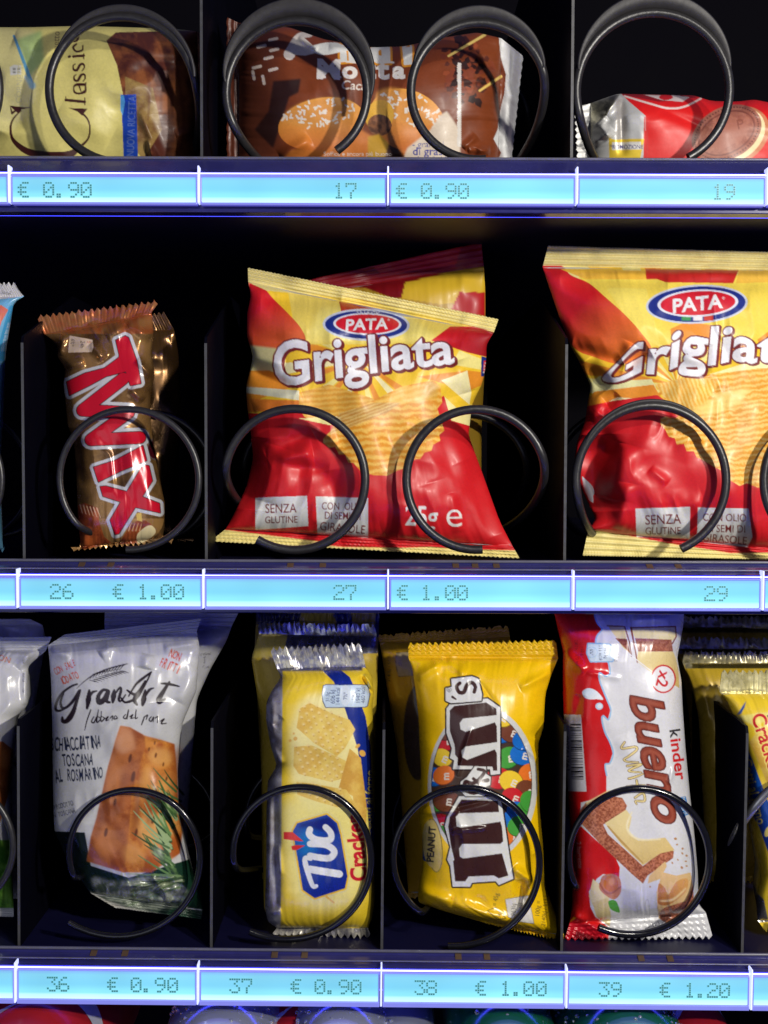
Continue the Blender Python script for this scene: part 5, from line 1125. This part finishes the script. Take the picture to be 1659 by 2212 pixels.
A.text('Cracker', 1480, 880, 92, (206, 26, 40), rot=72, bold=0.02, outline=(8, (250, 226, 120)))
A.text('Cotti al forno', 1392, 1170, 60, (246, 226, 90), rot=77, bold=0.006, xs=0.92)
A.ell(1480, 1420, 20, 40, (240, 220, 120), rot=30); A.poly([(1300, 380), (2100, 380), (2100, 545), (1160, 560), (1160, 400)], (200, 190, 130), metal=0.5, tex=tex_mottle(A, (240, 230, 170), 24, 1.0))
A.poly([(1380, 1780), (1450, 1850), (1480, 1990), (1380, 2000)], (190, 188, 180), metal=0.8)
wrapper('cracker_pack', 'yellow cracker pack leaning at the right picture edge, its red word reading downwards', 'cracker pack', A, FK,
        [(1182, 400, 1800, 400), (1172, 545, 1820, 545), (1215, 590, 1850, 590), (1282, 740, 1880, 740), (1335, 1020, 1900, 1020), (1372, 1290, 1920, 1290), (1432, 1700, 1960, 1700), (1402, 1830, 1970, 1830), (1412, 1980, 1980, 1980), (1450, 2060, 1990, 2060)],
        F_gloss, Y=0.046, bulge=0.016, lean=(0.002, -0.008), zig=(16, 12), ridges=(24, 0.00005, 'v'), wrinkle=(0.0008, 0.001), seed=26, step=1.6, back=(150, 150, 150), pu=5, edge_smooth=5)
for i, (y0, x0, Y, lab) in enumerate(((285, 940, 0.085, 'dim yellow cracker pack with a gold seal, right behind the leaning one'), (195, 880, 0.125, 'dim cracker pack with a gold seal second behind the leaning one'), (60, 860, 0.165, 'dim cracker pack deepest of those at the right picture edge'))):
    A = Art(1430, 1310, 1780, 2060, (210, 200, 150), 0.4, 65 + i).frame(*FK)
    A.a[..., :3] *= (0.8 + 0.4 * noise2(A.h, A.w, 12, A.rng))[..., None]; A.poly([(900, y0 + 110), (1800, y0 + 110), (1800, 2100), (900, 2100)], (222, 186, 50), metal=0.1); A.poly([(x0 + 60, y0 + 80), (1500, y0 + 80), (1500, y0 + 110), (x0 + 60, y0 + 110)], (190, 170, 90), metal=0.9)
    wrapper('cracker_pack', lab, 'cracker pack', A, FK, [(x0, y0, 1620, y0), (x0, y0 + 75, 1640, y0 + 75), (x0 + 50, y0 + 200, 1650, y0 + 200), (x0 + 100, 700, 1660, 700), (x0 + 150, 1700, 1660, 1700), (x0 + 160, 1750, 1660, 1750)],
            F_gloss, Y=Y, bulge=0.010, lean=(0.0, -0.018), zig=(20, 12), ridges=(20, 0.00006, 'v'), wrinkle=(0.001, 0.002), seed=27 + i, step=2.2, back=(150, 150, 150))
# ------------------------------------------------------------------ top shelf
FH = (0.0, 0.0, 0.5)
CC = (226, 214, 128); BR = (66, 24, 22)
A = Art(-120, 40, 450, 420, CC, 0, 91).frame(*FH)
A.poly([(-200, 100), (150, 130), (160, 420), (60, 560), (-200, 600)], (232, 222, 150), soft=20); A.poly([(70, 170), (180, 130), (190, 260), (130, 330)], (150, 186, 120), soft=14, alpha=0.8)
A.stroke([(60, 155), (100, 260), (140, 370)], (10, 14, 18), (96, 160, 196)); A.stroke([(140, 370), (110, 330)], (30, 10), (150, 190, 200), soft=6)
A.poly([(42, 290), (60, 280), (92, 282), (92, 322), (45, 325)], (226, 226, 216)); 
for x, y in ((55, 294), (74, 294), (55, 308), (74, 308)): A.poly([(x, y), (x + 13, y), (x + 13, y + 9), (x, y + 9)], (150, 150, 140))
A.text('CORNETTI', 84, 360, 26, (206, 200, 150), rot=-86)
# picture of the croissant
A.poly([(460, 175), (500, 140), (880, 130), (900, 700), (640, 700), (560, 600), (530, 400), (505, 280)], (150, 88, 48), tex=tex_mottle(A, (84, 40, 30), 70, 1.0, 0.1)); A.poly([(540, 330), (660, 380), (700, 560), (620, 690), (545, 600)], (170, 140, 80), tex=tex_mottle(A, (120, 84, 50), 60, 0.9))
for i in range(5): A.stroke([(560 + i * 60, 160 + i * 12), (640 + i * 50, 330 + i * 40), (640 + i * 50, 520 + i * 30)], (6, 16, 6), (100, 48, 32), soft=6, alpha=0.6)
# tall serif word reading upwards: drawn letter by letter
kk = BR
A.stroke([(45, 462), (52, 490), (75, 470), (128, 464)], (3, 12, 3), kk, smooth=False); A.poly([(40, 456), (128, 466), (92, 472), (80, 492)], kk)
A.stroke([(90, 478), (60, 510), (46, 545), (50, 590), (70, 620), (110, 650), (160, 668)], (5, 8, 12, 24, 34), kk); A.stroke([(160, 668), (230, 676), (300, 668), (340, 640)], (36, 40, 34, 16), kk)
A.stroke([(340, 640), (380, 600), (388, 550), (375, 510), (340, 478)], (14, 8, 6, 8, 10), kk); A.poly([(295, 466), (378, 470), (355, 500), (335, 482)], kk)


def serif_letter(A, strokes):
    for l, w in strokes: A.stroke(l, w, kk)


serif_letter(A, [([(284, 432), (366, 440)], (12, 12)), ([(284, 418), (284, 436)], (5, 5)), ([(366, 424), (366, 452)], (6, 6)),
                 ([(368, 360), (368, 396), (340, 404)], (5, 10, 8)), ([(318, 376), (322, 398), (345, 404), (366, 392)], (5, 9, 9, 6)), ([(318, 376), (330, 366), (368, 366)], (6, 11, 11)), ([(368, 366), (372, 356)], (8, 4)), ([(340, 366), (350, 395)], (8, 4)),
                 ([(330, 322), (320, 330), (322, 345), (336, 348), (350, 325), (364, 322), (368, 338), (358, 352)], (4, 6, 9, 11, 11, 9, 6, 4)),
                 ([(326, 276), (316, 284), (318, 300), (332, 303), (346, 280), (360, 277), (364, 292), (354, 306)], (4, 6, 9, 11, 11, 9, 6, 4)),
                 ([(316, 244), (362, 240)], (11, 11)), ([(362, 232), (362, 254)], (5, 5)), ([(298, 245), (302, 244)], (11, 11)),
                 ([(330, 190), (316, 205), (330, 222), (356, 216), (358, 196)], (8, 10, 8, 8, 5)), ([(305, 140), (290, 160), (300, 178), (330, 176), (336, 152), (320, 138), (305, 140)], (7, 12, 7, 12, 7, 7))])
A.text('Cornetto', 240, 205, 30, (120, 96, 60), rot=-88, xs=0.9)
A.poly([(522, 410), (588, 408), (596, 690), (600, 760), (536, 760), (530, 560)], (20, 66, 176)); A.poly([(520, 412), (535, 412), (540, 440), (530, 500), (522, 480)], (90, 170, 230)); A.text('NUOVA RICETTA', 566, 545, 34, (96, 120, 190), rot=-88, xs=0.72, bold=0.004)
A.speck(0.05)
wrapper('croissant_pack', 'cream croissant pack lying sideways with a dark serif word and a blue stripe', 'pastry pack', A, FH,
        [(-260, 120, -260, 800), (-240, 120, -240, 800), (-100, 118, -100, 800), (120, 118, 120, 800), (340, 112, 340, 800), (560, 118, 560, 800), (760, 125, 760, 800), (850, 135, 850, 800), (872, 145, 872, 800)],
        F_soft, Y=0.060, bulge=0.024, lean=(0, 0), zig=(16, 3), ridges=(3, 0.0006, 'h'), wrinkle=(0.002, 0.0022), seed=31, back=(200, 190, 130), pu=3,
        creases=[(600, 470, 700, 700, 16, 0.003), (640, 600, 660, 690, 10, 0.004), (250, 480, 480, 600, 40, 0.002), (760, 590, 840, 560, 18, 0.003), (60, 160, 160, 200, 30, 0.004), (0, 330, 120, 300, 40, 0.003)])

# brown bun pack (coordinates: upper left enlarged view, x running on to the right)
A = Art(470, 50, 590 + 560, 420, (124, 58, 26), 0, 92).frame(*FH)
A.a[..., :3] *= (1 + 0.12 * noise2(A.h, A.w, 60, A.rng))[..., None]
A.poly([(950, 90), (1200, 90), (1200, 700), (950, 700)], (92, 44, 28), soft=60); A.poly([(1180, 350), (1300, 340), (1290, 400), (1250, 420), (1180, 640), (1100, 560), (1160, 480)], (44, 20, 18), soft=5)
rr = random.Random(4)
for x, y, r in ((1180, 170, -10), (1160, 250, -8), (1185, 215, 50), (1180, 300, -35), (1095, 325, 80), (1138, 345, 75), (1110, 290, -40), (1130, 200, 10)): A.stroke([(x - 16, y + 4), (x + 16, y - 4)] if abs(r) < 60 else [(x - 3, y - 16), (x + 3, y + 16)], (13, 13), (206, 190, 180))
A.stroke([(1250, 235), (1290, 160), (1340, 150)], (50, 30, 20), (216, 206, 200)); A.poly([(1245, 235), (1275, 165), (1300, 150), (1350, 195), (1380, 225), (1320, 240)], (222, 214, 206))
# rounded name across the fold
for t, x, y, h, r in (('n', 1500, 212, 92, -4), ('d', 1640, 205, 118, -3), ('ì', 1750, 215, 110, -6)): A.text(t, x, y, h, (226, 226, 222), rot=r, bold=0.07, outline=[(9, (226, 150, 40))])
A.poly([(1335, 208), (1395, 186), (1462, 186), (1492, 214), (1440, 232), (1380, 236)], (226, 226, 222), smooth=True)
# Motta with slab serifs
for t, x, h in (('M', 1420, 84), ('o', 1512, 66), ('t', 1596, 84), ('t', 1654, 84), ('a', 1724, 64)): A.text(t, x, 296 + (4 if t in 'oa' else 0), h if t not in 'oa' else 72, (232, 226, 220), bold=0.045, xs=1.2, rot=2)
for x in (1388, 1454): A.stroke([(x - 16, 331), (x + 16, 333)], (9, 9), (232, 226, 220))
A.stroke([(1495, 266), (1560, 270), (1640, 262), (1700, 270)], (8, 8), (232, 226, 220))
A.text('Cacao', 1545, 368, 40, (232, 220, 206), shear=0.15, bold=0.012, rot=3)


def bun(A, cx, cy, rx, ry, rot, seed):
    rr = random.Random(seed); c, s_ = math.cos(math.radians(rot)), math.sin(math.radians(rot))
    A.ell(cx, cy, rx, ry, (240, 170, 72), rot, col2=(206, 112, 44), p0=(cx, cy - ry), p1=(cx, cy + ry)); A.ell(cx - rx * 0.05, cy - ry * 0.45, rx * 0.8, ry * 0.5, (222, 150, 66), rot, soft=14)
    for _ in range(64):
        a = rr.uniform(0, 2 * PI); q = rr.random() ** 0.5; u = q * math.cos(a) * rx * 0.86; v = -ry * 0.42 + q * math.sin(a) * ry * 0.52
        x = cx + u * c - v * s_; y = cy + u * s_ + v * c; b = rr.uniform(0, PI); L = 6
        A.stroke([(x - L * math.cos(b), y - L * math.sin(b)), (x + L * math.cos(b), y + L * math.sin(b))], (8, 8), (232, 222, 206), smooth=False)


A.poly([(1260, 650), (1400, 620), (1560, 560), (1660, 620), (1900, 640), (1900, 800), (1100, 800)], (206, 120, 50), soft=10); A.poly([(1600, 600), (1700, 590), (1740, 690), (1620, 700)], (74, 34, 24), soft=8)
bun(A, 1390, 535, 190, 112, -10, 1); bun(A, 1760, 520, 170, 130, 24, 2)
A.ell(1640, 500, 60, 70, (236, 180, 60), 20); A.ell(1640, 540, 52, 46, (84, 48, 32), 10, tex=tex_mottle(A, (150, 96, 60), 16, 0.9)); A.poly([(1590, 590), (1640, 580), (1680, 620), (1660, 690), (1590, 700)], (196, 150, 40), soft=6)
A.poly([(1740, 690), (1760, 640), (1860, 560), (1900, 500), (1930, 480), (1985, 560), (1990, 700), (1740, 720)], (222, 206, 186), soft=8)
A.text('- grammi', 1850, 622, 28, (70, 76, 150)); A.text('di grassi', 1862, 652, 36, (60, 66, 150), bold=0.012); A.text('rispetto alla media delle', 1826, 684, 18, (60, 66, 140), bold=0.005)
A.text('Soffice e ancora più buono', 1545, 664, 19, (226, 214, 206), xs=1.05); A.text('per una colazione leggera e gustosa', 1540, 686, 17, (216, 204, 196), xs=1.0)
# cocoa flakes at the right
for i in range(130):
    x = 2010 + rr.gauss(0, 62); y = 310 + rr.gauss(0, 80); r = rr.uniform(8, 26)
    if (x - 2010) ** 2 / 125 ** 2 + (y - 310) ** 2 / 150 ** 2 > 1: continue
    A.poly([(x + r * math.cos(a) * rr.uniform(0.5, 1.2), y + r * math.sin(a) * rr.uniform(0.5, 1.2)) for a in np.linspace(0, 2 * PI, 6)[:-1]], rr.choice([(60, 24, 18), (86, 36, 24), (116, 52, 32), (150, 72, 40), (44, 18, 16), (130, 60, 36)]))
A.stroke([(1938, 242), (2095, 150)], (10, 12), (226, 196, 110)); A.stroke([(2072, 392), (2165, 330)], (10, 12), (226, 190, 100))
for i in range(44): A.stroke([(1983 - 2, 275 + i * 8.2), (1983 + 4, 275 + i * 8.2 + 2)], (rr.choice([9, 12, 13]), 12), (222, 216, 208), smooth=False)
A.poly([(2155, 160), (2164, 250), (2185, 320), (2180, 400), (2160, 480), (2150, 560), (2132, 600), (2165, 660), (2140, 720), (2400, 720), (2400, 140)], (216, 216, 216)); A.speck(0.05)
wrapper('bun_pack', 'brown sugared bun pack lying sideways across two columns of the top shelf', 'pastry pack', A, FH,
        [(978, 75, 978, 800), (1030, 98, 1030, 800), (1100, 110, 1100, 800), (1250, 118, 1250, 800), (1400, 170, 1400, 800), (1600, 205, 1600, 800), (1750, 200, 1750, 800), (1900, 165, 1900, 800), (2060, 140, 2060, 800), (2165, 165, 2150, 800), (2262, 240, 2200, 800)],
        F_soft, Y=0.060, bulge=0.022, zig=(16, 2), ridges=(2, 0.0002, 'h'), wrinkle=(0.0016, 0.0016), seed=32, back=(190, 190, 190), pu=3.2, seals=(True, True),
        creases=[(1290, 160, 1370, 215, 12, 0.004), (1340, 120, 1420, 170, 16, 0.003), (1420, 200, 1560, 215, 14, 0.004), (1340, 600, 1210, 680, 20, 0.003), (2000, 640, 2060, 590, 14, 0.003), (2020, 650, 2120, 650, 14, 0.004), (2060, 640, 2040, 690, 14, -0.003)])

# flat red biscuit pack
FI = (829.5, 0.0, 0.5)
A = Art(1230, 190, 1830, 400, (222, 26, 24), 0, 93).frame(*FI)
A.poly([(700, 380), (1020, 400), (1060, 440), (1130, 500), (1128, 720), (700, 720)], (206, 206, 204), metal=0.25)
A.poly([(895, 440), (1020, 405), (960, 500), (905, 540), (890, 640)], (150, 148, 140), metal=0.85, tex=tex_mottle(A, (230, 226, 200), 30, 1.0)); A.poly([(1000, 420), (1040, 430), (1050, 560), (1010, 700), (1000, 560)], (176, 172, 168), metal=0.4, soft=10)
A.poly([(1124, 505), (1128, 505), (1128, 700), (1120, 700)], (214, 60, 56)); A.poly([(1134, 505), (1142, 508), (1142, 700), (1132, 700)], (214, 40, 36))
A.poly([(972, 596), (1000, 604), (1060, 600), (1124, 600), (1116, 640), (1100, 720), (972, 720)], (232, 200, 60)); A.poly([(985, 615), (1110, 612), (1112, 645), (985, 648)], (224, 222, 216)); A.text('PROMOZIONE', 1048, 634, 18, (70, 60, 120), xs=0.9, bold=0.01)
A.poly([(1030, 410), (1190, 440), (1400, 415), (1400, 400), (1030, 396)], (150, 20, 20)); A.stroke([(1040, 415), (1140, 445), (1230, 468), (1300, 460), (1370, 425)], (7, 9, 7), (236, 214, 210))
A.poly([(1120, 408), (1180, 412), (1250, 410), (1320, 420), (1290, 440), (1200, 432)], (222, 206, 204)); A.ell(1218, 420, 30, 12, (206, 26, 26))


def biscuit(A, cx, cy):
    A.ell(cx + 26, cy + 16, 168, 122, (206, 130, 90), -28); A.ell(cx + 16, cy + 12, 160, 114, (236, 220, 170), -28); A.ell(cx, cy, 160, 112, (156, 92, 76), -28, tex=tex_mottle(A, (176, 112, 92), 12, 0.8)); A.ell(cx, cy, 132, 88, (130, 72, 60), -28, line=7)
    for i in range(64):
        a = 2 * PI * i / 64; u, v = 146 * math.cos(a), 100 * math.sin(a); c, s_ = math.cos(math.radians(-28)), math.sin(math.radians(-28)); A.ell(cx + u * c - v * s_, cy + u * s_ + v * c, 3.4, 3.4, (96, 50, 44))
    A.poly([(cx - 30, cy - 20), (cx + 30, cy - 60), (cx + 100, cy - 30), (cx + 60, cy + 40)], (172, 108, 90)); A.poly([(cx - 60, cy + 30), (cx - 10, cy - 6), (cx + 40, cy + 40), (cx - 30, cy + 80)], (172, 108, 90)); A.text('P', cx + 60, cy - 40, 46, (140, 80, 66), rot=-10)


biscuit(A, 1480, 575); biscuit(A, 1900, 560); A.speck(0.04)
wrapper('biscuit_pack', 'flat red biscuit pack with a silver end and a picture of a cocoa sandwich biscuit', 'biscuit pack', A, FI,
        [(820, 462, 838, 800), (888, 448, 888, 800), (930, 432, 900, 800), (1010, 405, 1010, 800), (1130, 408, 1130, 800), (1340, 412, 1340, 800), (1410, 436, 1410, 800), (1520, 440, 1520, 800), (1600, 430, 1600, 800), (1700, 450, 1700, 800), (1900, 440, 1900, 800), (1960, 440, 1960, 800)],
        F_soft, Y=0.055, bulge=0.020, zig=(12, 5), ridges=(12, 0.0001, 'v'), wrinkle=(0.001, 0.0014), seed=33, back=(190, 190, 190), pu=3.5,
        creases=[(1020, 410, 950, 500, 14, 0.005), (960, 500, 905, 550, 14, 0.004), (1025, 420, 1030, 680, 16, -0.003), (930, 540, 980, 600, 14, 0.004), (900, 620, 990, 560, 12, 0.003), (1190, 470, 1400, 560, 16, -0.0015), (1560, 450, 1640, 500, 12, 0.002)])
